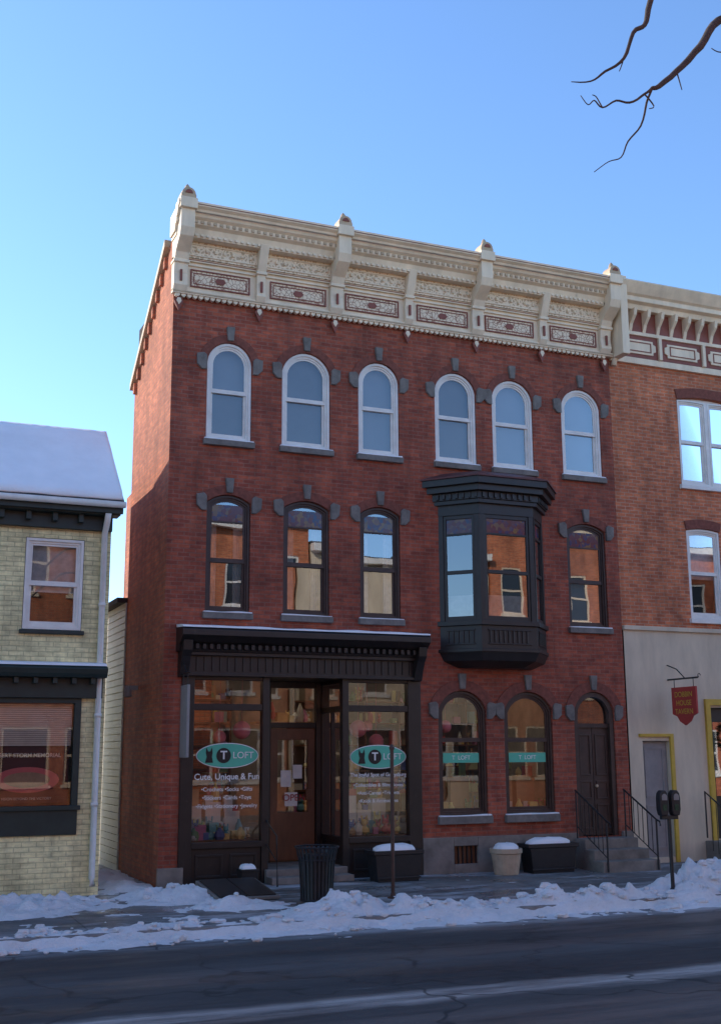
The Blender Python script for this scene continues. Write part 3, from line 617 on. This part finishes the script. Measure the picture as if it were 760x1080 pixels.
# ================================================================== RIGHT BUILDING
Rb=empty('orange_brick_building'); rx0,rx1=14.34,22.5; YR=.03
RW3=[(16.10,16.86),(16.92,17.68),(19.0,19.8),(19.86,20.66)]; RW2=[(16.12,17.0),(19.2,20.1)]
hs=[arch(16.08,17.70,7.45,9.45,.08),arch(18.98,20.68,7.45,9.45,.08)]+[arch(a,b_,4.55,6.50,.05) for a,b_ in RW2]
MB().wall([(rx0,4.33),(rx1,4.33),(rx1,11.1),(rx0,11.1)],hs,YR,.2).done('upper_front_wall','brick_or',Rb,fix=False)
hs=[arch(14.69,15.34,G0+.1,2.02,0),arch(16.35,17.55,.05,2.7,.0),arch(18.6,21.6,.5,2.8,0)]
MB().wall([(rx0+.02,G0-.3),(rx1,G0-.3),(rx1,4.25),(rx0+.02,4.25)],hs,YR-.03,.25).done('lower_stucco_wall','stucco',Rb,fix=False)
MB().box(rx0+.01,rx1,YR-.09,YR+.05,4.25,4.34).done('stone_band','stucco',Rb,bevel=.01)
q=MB(); q.poly([(rx1,YR,G0),(rx1,YR,11.1),(rx1,12,11.1),(rx1,12,G0)]); q.poly([(rx0+.01,12,G0),(rx0+.01,12,11.1),(rx1,12,11.1),(rx1,12,G0)]); q.done('rear_side_walls','brick_or',Rb,fix=False)
q=MB(); q.poly([(rx0+.01,YR,11.1),(rx1,YR,11.1),(rx1,12,11.1),(rx0+.01,12,11.1)]); q.poly([(rx0+.01,3,8),(rx0+.01,12,8),(rx0+.01,12,11.1),(rx0+.01,.3,11.1)]); q.done('flat_roof','roof',Rb,fix=False)
q=MB(); q.box(rx0+.1,rx1-.1,.9,.95,G0,11); q.done('dark_rooms','dark',Rb)
for k,(a,b_) in enumerate(RW3):
    window(Rb,'third_floor_window_%d'%k,a,b_,7.46,9.38,.02,'white','glass_hi',y=YR+.04,back='curtain',backz=(.02,.98),fw=.07)
q=MB(); q.prism([(16.08,9.34),(17.70,9.34)]+arch(16.08,17.70,9.2,9.445,.075)[2:],YR+.08,YR+.14); q.box(16.855,16.925,YR+.02,YR+.14,7.46,9.37); q.done('window_head_infill','white',Rb)
for k,(a,b_) in enumerate(RW2):
    window(Rb,'second_floor_window_%d'%k,a+.01,b_-.01,4.56,6.49,.045,'white','glass_hi',y=YR+.04,back='curtain',backz=(.45,.98),fw=.08)
    sill(Rb,'second_%d'%k,a,b_,4.55,'white',.1,.08,YR); arch_trim(Rb,'second_%d'%k,a,b_,6.50,.05,t=.2,blocks=False,y0=0)
arch_trim(Rb,'third_a',16.08,17.70,9.45,.08,t=.22,blocks=False,y0=0); arch_trim(Rb,'third_b',18.98,20.68,9.45,.08,t=.22,blocks=False,y0=0)
sill(Rb,'third_a',16.08,17.7,7.45,'white',.1,.08,YR); sill(Rb,'third_b',18.98,20.68,7.45,'white',.1,.08,YR)
c=MB(); c.box(rx0+.02,rx1,YR-.08,YR,10.02,10.16)
c.profx([(YR,11.2),(YR,11.72),(YR-.5,11.75),(YR-.56,11.7),(YR-.5,11.6),(YR-.42,11.48),(YR-.36,11.44),(YR-.36,11.34),(YR-.26,11.3),(YR-.22,11.2)],rx0+.04,rx1)
c.box(rx0+.02,rx1,YR-.12,YR,10.66,10.74)
xx=rx0+.55
pan=MB(); pr=MB()
while xx<rx1-.5:
    c.profx([(YR,10.74),(YR-.1,10.74),(YR-.16,10.9),(YR-.3,11.05),(YR-.34,11.2),(YR,11.2)],xx-.04,xx+.04); 
    xx+=.36
xx=rx0+.22
while xx<rx1-1:
    pan.prism([(xx+.10,10.24),(xx+.90,10.24),(xx+.90,10.30),(xx+.97,10.33),(xx+.97,10.47),(xx+.90,10.50),(xx+.90,10.56),(xx+.10,10.56),(xx+.10,10.50),(xx+.03,10.47),(xx+.03,10.33),(xx+.10,10.30)],YR-.11,YR-.08)
    pr.ring([(xx+.16,10.29),(xx+.84,10.29),(xx+.84,10.51),(xx+.16,10.51)],[(xx+.18,10.31),(xx+.82,10.31),(xx+.82,10.49),(xx+.18,10.49)],YR-.122,YR-.108)
    c.box(xx+1.04,xx+1.12,YR-.14,YR,10.16,10.66)
    xx+=1.18
c.done('cornice_cream_work','cream',Rb,bevel=.008); pan.done('cornice_panels','cream',Rb,bevel=.01); pr.done('cornice_panel_lines','rust',Rb)
MB().box(rx0+.03,rx1,YR-.082,YR+.01,10.16,10.66).box(rx0+.03,rx1,YR-.09,YR+.01,10.74,11.2).done('cornice_rust_ground','rust',Rb)
q=MB(); q.box(rx0+.04,rx0+.22,YR-.5,YR,10.05,11.8); q.done('cornice_end_pier','cream',Rb,bevel=.01)
q=MB(); q.tube([(14.48,-.42,11.3),(14.47,-.3,11.1),(14.45,-.08,10.7),(14.45,-.08,10.2),(14.42,-.06,9.9)],.06,10); q.done('leader_pipe','cream',Rb,smooth=True)
d=MB(); d.box(14.70,15.33,.10,.15,G0+.1,2.01); d.done('service_door','grey',Rb); 
d=MB(); 
for z0,z1 in((-.1,.75),(.9,1.9)): d.ring([(14.78,z0),(15.25,z0),(15.25,z1),(14.78,z1)],[(14.82,z0+.04),(15.21,z0+.04),(15.21,z1-.04),(14.82,z1-.04)],.085,.102)
d.done('service_door_panels','grey',Rb)
d=MB(); d.box(15.345,15.43,-.05,.12,G0,2.1); d.box(14.60,15.43,-.05,.12,2.1,2.16); d.box(16.28,16.40,-.06,.15,0.0,2.75); d.box(17.5,17.62,-.06,.15,0,2.75); d.box(16.28,17.62,-.06,.15,2.75,2.87); d.done('yellow_door_frames','yellow',Rb,bevel=.006)
d=MB(); d.box(16.4,17.5,.12,.17,0.05,2.7); d.done('tavern_door','black',Rb); d=MB(); d.box(16.55,17.35,.10,.118,.9,2.4); d.done('tavern_door_glass','glass_old',Rb)
s=MB(); [s.box(16.1-.1*i,17.8,-.5-.33*i,.0 if i==0 else -.17-.33*i-.0,G0-.2,.03-.14*i) for i in range(3)]; s.done('tavern_steps','found',Rb,bevel=.01)
d=MB(); d.box(18.6,21.6,.08,.12,.5,2.8); d.done('lower_window_pane','glass_old',Rb)
q=MB(); q.tube([(16.0,-.2,.1),(16.0,-.2,1.0),(15.75,-1.3,.55),(15.72,-1.35,-.3)],.018); [q.tube([(16.0-.25*t,-.2-1.1*t,-.1-.2*t),(16.0-.25*t,-.2-1.1*t,1.0-.45*t)],.008,6) for t in(.2,.4,.6,.8)]; q.done('tavern_railing','iron',Rb)
T=empty('hanging_tavern_sign'); 
q=MB(); q.tube([(15.4,0,3.25),(15.4,-.95,3.25)],.018); q.tube([(15.4,0,3.55),(15.4,-.3,3.45),(15.4,-.55,3.25)],.012); q.tube([(15.4,-.2,3.25),(15.4,-.2,3.08)],.008); q.tube([(15.4,-.8,3.25),(15.4,-.8,3.08)],.008)
for t in range(16): 
    a=t/16*5; q.tube([(15.4,-.98-.05*math.cos(a)*(1-t/20),3.28+.05*math.sin(a)*(1-t/20)),(15.4,-.98-.05*math.cos(a+.3)*(1-t/20),3.28+.05*math.sin(a+.3)*(1-t/20))],.008,5)
q.done('bracket','iron',T)
q=MB(); q.profx([(-.12,3.08),(-.88,3.08),(-.88,2.55),(-.74,2.50),(-.66,2.40),(-.5,2.32),(-.34,2.40),(-.26,2.50),(-.12,2.55)],15.38,15.42); q.done('board','red',T)
for i,s in enumerate(['DOBBIN','HOUSE','TAVERN']):
    o=text(s,15.372,-.5,2.93-.17*i,.15,'yellow',T,'board_text_%d'%i); o.rotation_euler=(R(90),0,R(-90))
Wn=empty('door_wreath'); q=MB()
for i in range(160):
    a=random.uniform(0,2*math.pi); rr_=.24+random.uniform(-.06,.06); x,z=16.98+rr_*math.cos(a),2.1+rr_*math.sin(a); dx,dz_=random.uniform(-.06,.06),random.uniform(-.06,.06)
    q.tube([(x,.03,z),(x+dx,-.05,z+dz_)],[.018,.004],5)
q.done('wreath_foliage','leafg',Wn)
# ================================================================== neighbours & opposite side
m,nt,b=new_mat('dark_pane'); b.inputs["Base Color"].default_value=(.03,.035,.045,1); b.inputs["Roughness"].default_value=.08; M['darkpane']=m
def simple(name,x0,x1,yf,yb,z1,mat,face,nw,floors,trim='white',dep=.15):
    e=empty(name); s=1 if face>0 else -1
    w=(x1-x0)/nw; hs=[]
    for f_ in range(floors):
        zb=G0+1.2+f_*3.2
        for i in range(nw):
            cx=x0+w*(i+.5); ww=.5 if f_ else .8; hs.append(arch(cx-ww,cx+ww,zb,zb+1.9,0))
    MB().wall([(x0,G0-.3),(x1,G0-.3),(x1,z1),(x0,z1)],hs,yf,-s*dep).done('front_wall',mat,e,fix=False)
    q=MB()
    q.poly([(x0,yf,G0-.3),(x0,yf,z1),(x0,yb,z1),(x0,yb,G0-.3)]).poly([(x1,yf,G0-.3),(x1,yf,z1),(x1,yb,z1),(x1,yb,G0-.3)]).poly([(x0,yb,G0-.3),(x1,yb,G0-.3),(x1,yb,z1),(x0,yb,z1)])
    q.done('other_walls',mat,e,fix=False)
    MB().box(x0,x1,min(yf,yb),max(yf,yb),z1,z1+.12).done('roof_slab','roof',e)
    c=MB(); ya,yb2=(yf-.05,yf+.4) if s>0 else (yf-.4,yf+.05)
    c.box(x0,x1,ya,yb2,z1-.25,z1+.0-.002)
    fr=MB(); gl=MB()
    for h in hs:
        a,b_=h[0][0],h[1][0]; zb,zt=h[0][1],h[2][1]; y0_,y1_=sorted((yf-s*.03,yf-s*.12))
        fr.ring(h,[(a+.08,zb+.08),(b_-.08,zb+.08),(b_-.08,zt-.08),(a+.08,zt-.08)],y0_,y1_); fr.box(a+.08,b_-.08,y0_,y1_,(zb+zt)/2-.04,(zb+zt)/2+.04)
        c.box(a-.08,b_+.08,*sorted((yf+s*.08,yf-s*.02)),zb-.12,zb-.002)
        yg=yf-s*.08; gl.poly([(a+.08,yg,zb+.08),(b_-.08,yg,zb+.08),(b_-.08,yg,zt-.08),(a+.08,yg,zt-.08)])
    c.done('cornice_and_sills',trim,e); fr.done('window_frames',trim,e); gl.done('window_panes','darkpane',e,fix=False)
simple('unseen_row_house',-9.5,-3.25,-.3,9,8.8,'brick_or',-1,4,2)  # unseen houses: row extended leftward to keep the road in shade
simple('unseen_row_house',-18,-9.6,-.2,9,9.5,'brick_side',-1,5,2,'cream')
simple('unseen_row_house',-30,-18.1,-.2,9,9.0,'brick_y',-1,6,2)
simple('unseen_row_house',22.6,34,0,10,10,'brick_side',-1,6,3,'cream')
YO=-22.0
simple('opposite_brick_house',-22,-11,YO,-30,10.5,'brick_or',1,5,3,'cream')
simple('opposite_brick_house',-10.9,-2,YO,-30,9.8,'brick_or',1,4,3)
simple('opposite_brick_house',-1.9,8.5,YO,-30,10.4,'brick_or',1,5,3,'cream')
simple('opposite_brick_house',8.6,15.8,YO,-30,10.6,'brick_or',1,4,3,'white')
simple('opposite_stucco_house',15.9,23,YO,-30,9.6,'stucco',1,4,2,'white')
simple('opposite_brick_house',23.1,33,YO,-30,11.2,'brick_or',1,5,3,'cream')
simple('opposite_brick_house',33.1,46,YO,-30,10.6,'brick_side',1,6,3,'white')
# ================================================================== ground
def zs(y): return G0+.012*y
KY=-4.36; zk=zs(KY); rz=zk-.13
MB().poly([(-400,-400,-1.2),(400,-400,-1.2),(400,400,-1.2),(-400,400,-1.2)]).done('ground','pave',fix=False)
MB().poly([(-60,KY+.15,zs(KY+.15)),(70,KY+.15,zs(KY+.15)),(70,.5,zs(.5)),(-60,.5,zs(.5))]).poly([(-60,.5,zs(.5)),(70,.5,zs(.5)),(70,16,zs(.5)),(-60,16,zs(.5))]).done('sidewalk','pave',fix=False)
MB().box(-60,70,KY,KY+.15,rz-.3,zk+.003).done('kerb','kerb',bevel=.015)
road=MB(); ys=[KY,-6.5,-9.5,-12.5,-14.9]; zz=[rz,rz+.03,rz+.07,rz+.03,rz]
for i in range(4): road.poly([(-60,ys[i+1],zz[i+1]),(70,ys[i+1],zz[i+1]),(70,ys[i],zz[i]),(-60,ys[i],zz[i])])
road.done('road','asphalt',fix=False)
MB().box(-60,70,-15.05,-14.9,rz-.3,rz+.13).done('kerb','kerb',bevel=.015)
MB().poly([(-60,-22.5,rz+.17),(70,-22.5,rz+.17),(70,-15.05,rz+.128),(-60,-15.05,rz+.128)]).done('sidewalk','pave',fix=False)
MO=[(2.4,-1.7,1.2,.7,.24),(1.0,-1.6,1.2,.75,.26),(3.3,-1.3,.5,.4,.10),(4.75,-1.5,.6,.55,.28),(5.4,-2.6,.7,.4,.16),(6.75,-3.75,.65,.42,.36),(7.5,-3.95,.7,.3,.17),(8.9,-4.05,1.0,.3,.16),(9.9,-4.1,.4,.25,.20),(11.3,-3.95,.8,.35,.2),(12.75,-3.8,.8,.45,.38),(13.7,-3.4,.8,.6,.34),(15.5,-3.8,1.6,.6,.36),(10.5,-4.1,.5,.25,.14),(6.0,-3.8,.5,.35,.14),(-1.5,-2.0,2.2,.9,.3),(-5,-2.0,2.5,.9,.3),(19,-3.8,3,.7,.35)]
def snow_h(x,y):
    v=0
    for cx,cy,rx_,ry_,h_ in MO:
        if abs(x-cx)<rx_*2.2 and abs(y-cy)<ry_*2.2: v=max(v,h_*math.exp(-(((x-cx)/rx_)**2+((y-cy)/ry_)**2)*1.3))
    n1=noise.fractal(Vector((x*1.1,y*1.6,0)),1.0,2.0,4); n2=noise.fractal(Vector((x*4.5,y*4.5,7)),1.0,2.0,4)
    n3=1-min(1,noise.voronoi(Vector((x*3.6+n2*.5,y*3.6,0)))[0][0]*1.6)
    gap=.55+.9*noise.noise(Vector((x*.9,3,2)))
    ridge=(.10 if x>5.2 else .05)*max(.15,gap)*1.5*math.exp(-((y-KY-.2)/.28)**2)
    apron=.03*math.exp(-((y-KY+.2)/.2)**2)
    alley=.10*math.exp(-((x-4.3)/.42)**2) if y>-1.2 else 0
    thin=.014*math.exp(-((y+3.4)/.8)**2) if x<6 else .004
    v=max(v,ridge+apron,alley)+thin
    return v*(1+.7*n1+.4*n2+.5*(n3-.4))-.028+.02*n1+.014*n2
xs0,xs1,ys0,ys1=-5.0,20.0,-5.2,3.0; st=.04
nx=int((xs1-xs0)/st); ny=int((ys1-ys0)/st); vs=[]; fs=[]; ids={}
def vid(i,j):
    k=(i,j)
    if k not in ids:
        x=xs0+i*st; y=ys0+j*st
        base=zs(y) if y>KY else rz+.02
        if KY-.05<=y<=KY+.05: base=zk-.02
        ids[k]=len(vs); vs.append((x,y,base+snow_h(x,y)))
    return ids[k]
for j in range(ny):
    y=ys0+j*st
    for i in range(nx):
        x=xs0+i*st
        if y>-.1 and not(3.85<x<4.8): continue
        fs.append((vid(i,j),vid(i+1,j),vid(i+1,j+1),vid(i,j+1)))
me=bpy.data.meshes.new('snow_banks'); me.from_pydata(vs,[],fs); me.materials.append(M['snow'])
for p in me.polygons: p.use_smooth=True
scene.collection.objects.link(bpy.data.objects.new('snow_banks',me))
q=MB(); random.seed(21)
for _ in range(700):
    u=random.random()
    if u<.6: x=random.uniform(-2,17); y=random.gauss(KY+.15,.3)
    else:
        m_=random.choice(MO[:14]); x=random.gauss(m_[0],m_[2]*.6); y=random.gauss(m_[1],m_[3]*.6)
    if y>-.7 or (x>4 and y>-1.0) or y<-5.1: continue
    base=(zs(y) if y>KY else rz+.02)+max(snow_h(x,y),0); r=.018+.07*random.random()**2.5
    n=7; rings=[]; fx,fy,fz=random.uniform(.7,1.5),random.uniform(.7,1.4),random.uniform(.4,.8)
    for t in range(1,5):
        a=math.pi*t/5; rings.append([(x+fx*r*math.sin(a)*math.cos(6.283*i/n)*random.uniform(.7,1.25),y+fy*r*math.sin(a)*math.sin(6.283*i/n)*random.uniform(.7,1.25),base+r*.15-fz*r*math.cos(a)) for i in range(n)])
    q.loft(rings)
q.done('snow_clods','snow',smooth=False)
def blob(name,cx,cy,z,rx,ry,h,par,seed=0,n=18,rectp=2.0):
    q=MB(); rings=[]
    for k in range(6):
        t=k/5; rr_=math.cos(t*math.pi/2)**.5 if k<5 else .02; ring=[]
        for i in range(n):
            a=2*math.pi*i/n; ca,sa=math.cos(a),math.sin(a); e=2/rectp
            xx=math.copysign(abs(ca)**e,ca); yy=math.copysign(abs(sa)**e,sa); nz=1+.18*noise.noise(Vector((ca*2+seed,sa*2,t*3)))
            ring.append((cx+rx*rr_*xx*min(1,nz)*.98,cy+ry*rr_*yy*min(1,nz)*.98,z+h*math.sin(t*math.pi/2)*nz))
        rings.append(ring)
    q.loft(rings); q.done(name,'rsnow',par,smooth=True)
# ================================================================== street furniture
C=empty('slatted_litter_bin',(6.6,-2.8,0)); cx,cy,zb=6.6,-2.8,zs(-2.8)
q=MB()
for i in range(28):
    a=2*math.pi*i/28; P_=[(.24,.04),(.25,.3),(.27,.6),(.31,.78),(.335,.83)]
    ca,sa=math.cos(a),math.sin(a); ta=(-sa*.018,ca*.018)
    q.loft([[(cx+r*ca+ta[0]*u+ca*w,cy+r*sa+ta[1]*u+sa*w,zb+z) for u,w in((-1,-.004),(1,-.004),(1,.004),(-1,.004))] for r,z in P_])
for r,z in((.245,.06),(.275,.64),(.33,.82)):
    q.tube([(cx+r*math.cos(2*math.pi*i/24),cy+r*math.sin(2*math.pi*i/24),zb+z) for i in range(25)],.014,6)
q.done('slats_and_hoops','iron',C)
q=MB(); q.lathe(cx,cy,[(.19,zb+.03),(.20,zb+.7),(.19,zb+.72)],20); q.done('liner','black',C)
Pp=empty('sign_post',(7.9,-2.7,0)); zb=zs(-2.7)
MB().tube([(7.9,-2.7,zb),(7.905,-2.7,zb+2.25)],.03,10).lathe(7.905,-2.7,[(.04,zb+2.25),(.045,zb+2.28),(.02,zb+2.33),(.0,zb+2.34)],10).lathe(7.9,-2.7,[(.09,zb),(.09,zb+.015),(.04,zb+.03),(.035,zb+.08)],12).done('post','pole',Pp)
def planter(name,cx,cy,w,d,h,mat,rnd=False):
    e=empty(name,(cx,cy,0)); z=zs(cy); q=MB()
    def rg(sw,zz_): return [(cx-w*sw,cy-d*sw,z+zz_),(cx+w*sw,cy-d*sw,z+zz_),(cx+w*sw,cy+d*sw,z+zz_),(cx-w*sw,cy+d*sw,z+zz_)]
    if rnd: q.lathe(cx,cy,[(w*.78,z),(w*.98,z+h*.8),(w*1.06,z+h*.82),(w*1.06,z+h),(w*.95,z+h),(w*.93,z+h*.85)],24)
    else:
        q.loft([rg(.42,0),rg(.48,h*.86),rg(.52,h*.87),rg(.52,h),rg(.46,h),rg(.45,h*.85)])
        q.box(cx-w*.45,cx+w*.45,cy-d*.5,cy-d*.47,z+h*.1,z+h*.16)
    q.done('pot',mat,e,bevel=.008)
    blob('snow_cap',cx,cy,z+h*.88,w*(.47 if not rnd else .93),d*(.47 if not rnd else .93),h*.26+.03,e,seed=cx,rectp=2 if rnd else 3.5)
planter('black_planter_box',8.88,-.62,.92,.42,.52,'iron')
planter('beige_round_planter',11.15,-.55,.28,.28,.46,'beige',True)
planter('black_planter_box',12.08,-.5,1.04,.42,.52,'iron')
planter('small_black_planter',6.25,-.5,.3,.3,.3,'iron')
H_=empty('cellar_hatch',(5.7,-1.7,0)); z=zs(-1.5)
MB().loft([[(5.25,-2.15,z),(6.25,-2.15,z),(6.25,-.9,z),(5.25,-.9,z)],[(5.25,-2.15,z+.05),(6.25,-2.15,z+.05),(6.25,-.9,z+.20),(5.25,-.9,z+.20)]]).done('hatch_frame','found',H_,bevel=.01)
q=MB(); 
for a in(5.30,5.76): q.loft([[(a,-2.1,z+.055),(a+.44,-2.1,z+.055),(a+.44,-.95,z+.196),(a,-.95,z+.196)],[(a,-2.1,z+.075),(a+.44,-2.1,z+.075),(a+.44,-.95,z+.216),(a,-.95,z+.216)]])
q.done('hatch_leaves','iron',H_)
Hr=empty('entry_handrail'); z=zs(-.5); q=MB()
q.tube([(6.72,.05,-.14),(6.72,.05,.72),(6.72,-.6,.45),(6.72,-.66,z)],.016); q.tube([(6.72,.0,.3),(6.72,-.6,.05)],.01); q.done('rail','iron',Hr)
Pm=empty('double_parking_meter',(11.9,-4.05,0)); z=zs(-4.05)+.02; px,py=12.15,-4.05
q=MB(); q.tube([(px,py,z),(px,py,z+1.15)],.032,12); q.lathe(px,py,[(.07,z),(.07,z+.03),(.035,z+.08)],12); q.box(px-.16,px+.16,py-.03,py+.03,z+1.13,z+1.19); q.done('post','iron',Pm,bevel=.005)
q=MB()
for s in(-1,1):
    c_=px+s*.115
    pr=[(c_-.06,z+1.19),(c_+.06,z+1.19),(c_+.085,z+1.28),(c_+.085,z+1.46),(c_+.07,z+1.54),(c_+.03,z+1.585),(c_-.03,z+1.585),(c_-.07,z+1.54),(c_-.085,z+1.46),(c_-.085,z+1.28)]
    q.prism(pr,py-.06,py+.06)
q.done('heads','iron',Pm,bevel=.015)
q=MB(); [q.prism(arch(px+s*.115-.05,px+s*.115+.05,z+1.43,z+1.53,.04),py-.068,py-.0605) for s in(-1,1)]; q.done('displays','grey',Pm)
q=MB(); [q.box(px+s*.115-.035,px+s*.115+.035,py-.066,py-.0605,z+1.27,z+1.36) for s in(-1,1)]; q.done('labels','leafg',Pm)
# ================================================================== tree (near kerb, trunk right of frame)
Tr=empty('bare_street_tree',(6.9,-14.0,0)); q=MB(); tz=rz
def wob(p0,p1,n,a,seed):
    out=[]
    for i in range(n+1):
        t=i/n; p=Vector(p0).lerp(Vector(p1),t); k=math.sin(math.pi*t)
        out.append(tuple(p+Vector((noise.noise(Vector((seed,t*2.5,0))),noise.noise(Vector((seed,t*2.5,9))),noise.noise(Vector((seed,t*2.5,4)))))*a*k))
    return out
def smooth_pts(pts,sub=4):
    P=[Vector(p) for p in pts]; out=[]
    for i in range(len(P)-1):
        p0,p1,p2,p3=P[max(i-1,0)],P[i],P[i+1],P[min(i+2,len(P)-1)]
        for k in range(sub):
            t=k/sub; out.append(.5*((2*p1)+(p2-p0)*t+(2*p0-5*p1+4*p2-p3)*t*t+(3*p1-p0-3*p2+p3)*t**3))
    out.append(P[-1]); return [tuple(v+Vector((noise.noise(v*9),noise.noise(v*9+Vector((5,0,0))),noise.noise(v*9+Vector((0,5,0)))))*.006) for v in out]
def limb(pts,r0,r1,n=7,sm=True):
    if sm: pts=smooth_pts(pts)
    m_=len(pts); q.tube(pts,[(r0+(r1-r0)*(i/(m_-1))**.8)*(1+.12*noise.noise(Vector(pts[i])*14)) for i in range(m_)],n)
def grow(p,d,L,r,lvl,seed):
    random.seed(seed); e=Vector(p)+Vector(d)*L; pts=wob(p,e,7,L*.12,seed*.37); limb(pts,r,r*.45,6,False)
    if lvl<=0: return
    for k in range(4):
        t=random.uniform(.35,1); b0=pts[min(7,int(t*7))]; nd=(Vector(d)+Vector((random.uniform(-.8,.8),random.uniform(-.8,.8),random.uniform(-.3,.7)))).normalized()
        grow(b0,nd,L*.6,r*.45,lvl-1,seed*5+k+1)
limb(wob((6.9,-15.4,tz),(7.0,-15.4,4.6),8,.15,1),.17,.12,12)
limb(wob((7.0,-15.4,4.5),(7.3,-15.0,9.0),8,.3,2),.12,.05,10)
for k,(d,L) in enumerate((((.8,.2,.7),2.2),((.5,-.6,.8),2.2),((.7,.3,.6),2.0),((.2,-.5,1),1.8))): grow((7.0+.03*k,-15.4,4.6+.7*k),Vector(d).normalized(),L,.06,2,k+3)
e0=(5.07,-14.38,6.67); a0=(4.44,-14.42,5.99); b0=(3.92,-14.45,5.74); c0=(3.91,-14.3,5.98); d0=(4.52,-14.35,6.66); f0=(4.01,-14.35,5.35)
limb([(7.05,-15.35,5.6),(6.6,-14.95,6.3),(5.9,-14.5,6.65),(5.4,-14.38,6.78),e0,(4.88,-14.4,6.42),(4.66,-14.4,6.17),(4.50,-14.42,6.02),a0],.05,.013)
limb([a0,(4.38,-14.42,5.93),(4.25,-14.43,5.84),(4.15,-14.43,5.83),(4.03,-14.44,5.75),(3.97,-14.45,5.78),b0,(3.87,-14.45,5.79)],.010,.0025)
limb([a0,(4.40,-14.41,5.88),(4.35,-14.40,5.72),(4.26,-14.38,5.60),(4.21,-14.37,5.48),(4.12,-14.36,5.44),f0],.009,.0025)
limb([(4.03,-14.44,5.75),(4.0,-14.43,5.82),(3.97,-14.43,5.83)],.005,.003); limb([(4.38,-14.42,5.93),(4.44,-14.43,5.86),(4.40,-14.43,5.83)],.006,.003)
limb([(7.1,-15.3,6.3),(6.4,-14.9,7.3),(5.4,-14.5,7.5),(4.9,-14.38,7.15),(4.6,-14.36,6.85),d0,(4.47,-14.35,6.5),(4.38,-14.34,6.42),(4.30,-14.33,6.22),(4.16,-14.32,6.10),(4.05,-14.31,6.01),c0],.04,.0028)
limb([(5.30,-14.36,6.6),(5.22,-14.34,6.5),(5.1,-14.34,6.46),(5.02,-14.34,6.47)],.008,.003)
limb([(4.30,-14.33,6.22),(4.26,-14.33,6.12)],.005,.003); limb([(4.66,-14.4,6.17),(4.70,-14.4,6.05)],.006,.003)
q.done('trunk_and_branches','bark',Tr,smooth=True)
# ================================================================== light
to_sun=Vector((-.62,.70,.42)).normalized(); el=math.asin(to_sun.z); az=math.atan2(to_sun.x,to_sun.y)
sd=bpy.data.lights.new('sun','SUN'); sd.energy=5; sd.angle=R(.5); sd.color=(1,.84,.66); so=bpy.data.objects.new('sun',sd); so.rotation_euler=(-to_sun).to_track_quat('-Z','Y').to_euler(); scene.collection.objects.link(so)
w=bpy.data.worlds.new("World"); scene.world=w; w.use_nodes=True; nt=w.node_tree; bg=nt.nodes["Background"]
sk=nt.nodes.new("ShaderNodeTexSky"); sk.sky_type='NISHITA'; sk.sun_disc=False; sk.sun_elevation=el; sk.sun_rotation=az; sk.air_density=1.0; sk.dust_density=.25; sk.ozone_density=1.8
gain=nt.nodes.new("ShaderNodeMix"); gain.data_type='RGBA'; gain.blend_type='MULTIPLY'; gain.inputs[0].default_value=1; gain.inputs[7].default_value=(1.40,1.72,2.12,1)
nt.links.new(sk.outputs[0],gain.inputs[6]); nt.links.new(gain.outputs[2],bg.inputs[0]); bg.inputs[1].default_value=.15
scene.view_settings.view_transform='Standard'; scene.view_settings.look='None'; scene.view_settings.exposure=0
cd=bpy.data.cameras.new('camera'); cam=bpy.data.objects.new('camera',cd); scene.collection.objects.link(cam); scene.camera=cam
cd.sensor_fit='VERTICAL'; cd.sensor_height=24; cd.lens=24*1240/1080; cd.clip_end=2000
cam.matrix_world=Matrix.Translation((0,-20,1.8))@Matrix.Rotation(R(-23.13),4,'Z')@Matrix.Rotation(R(90+11.61),4,'X')@Matrix.Rotation(R(-.33),4,'Z')
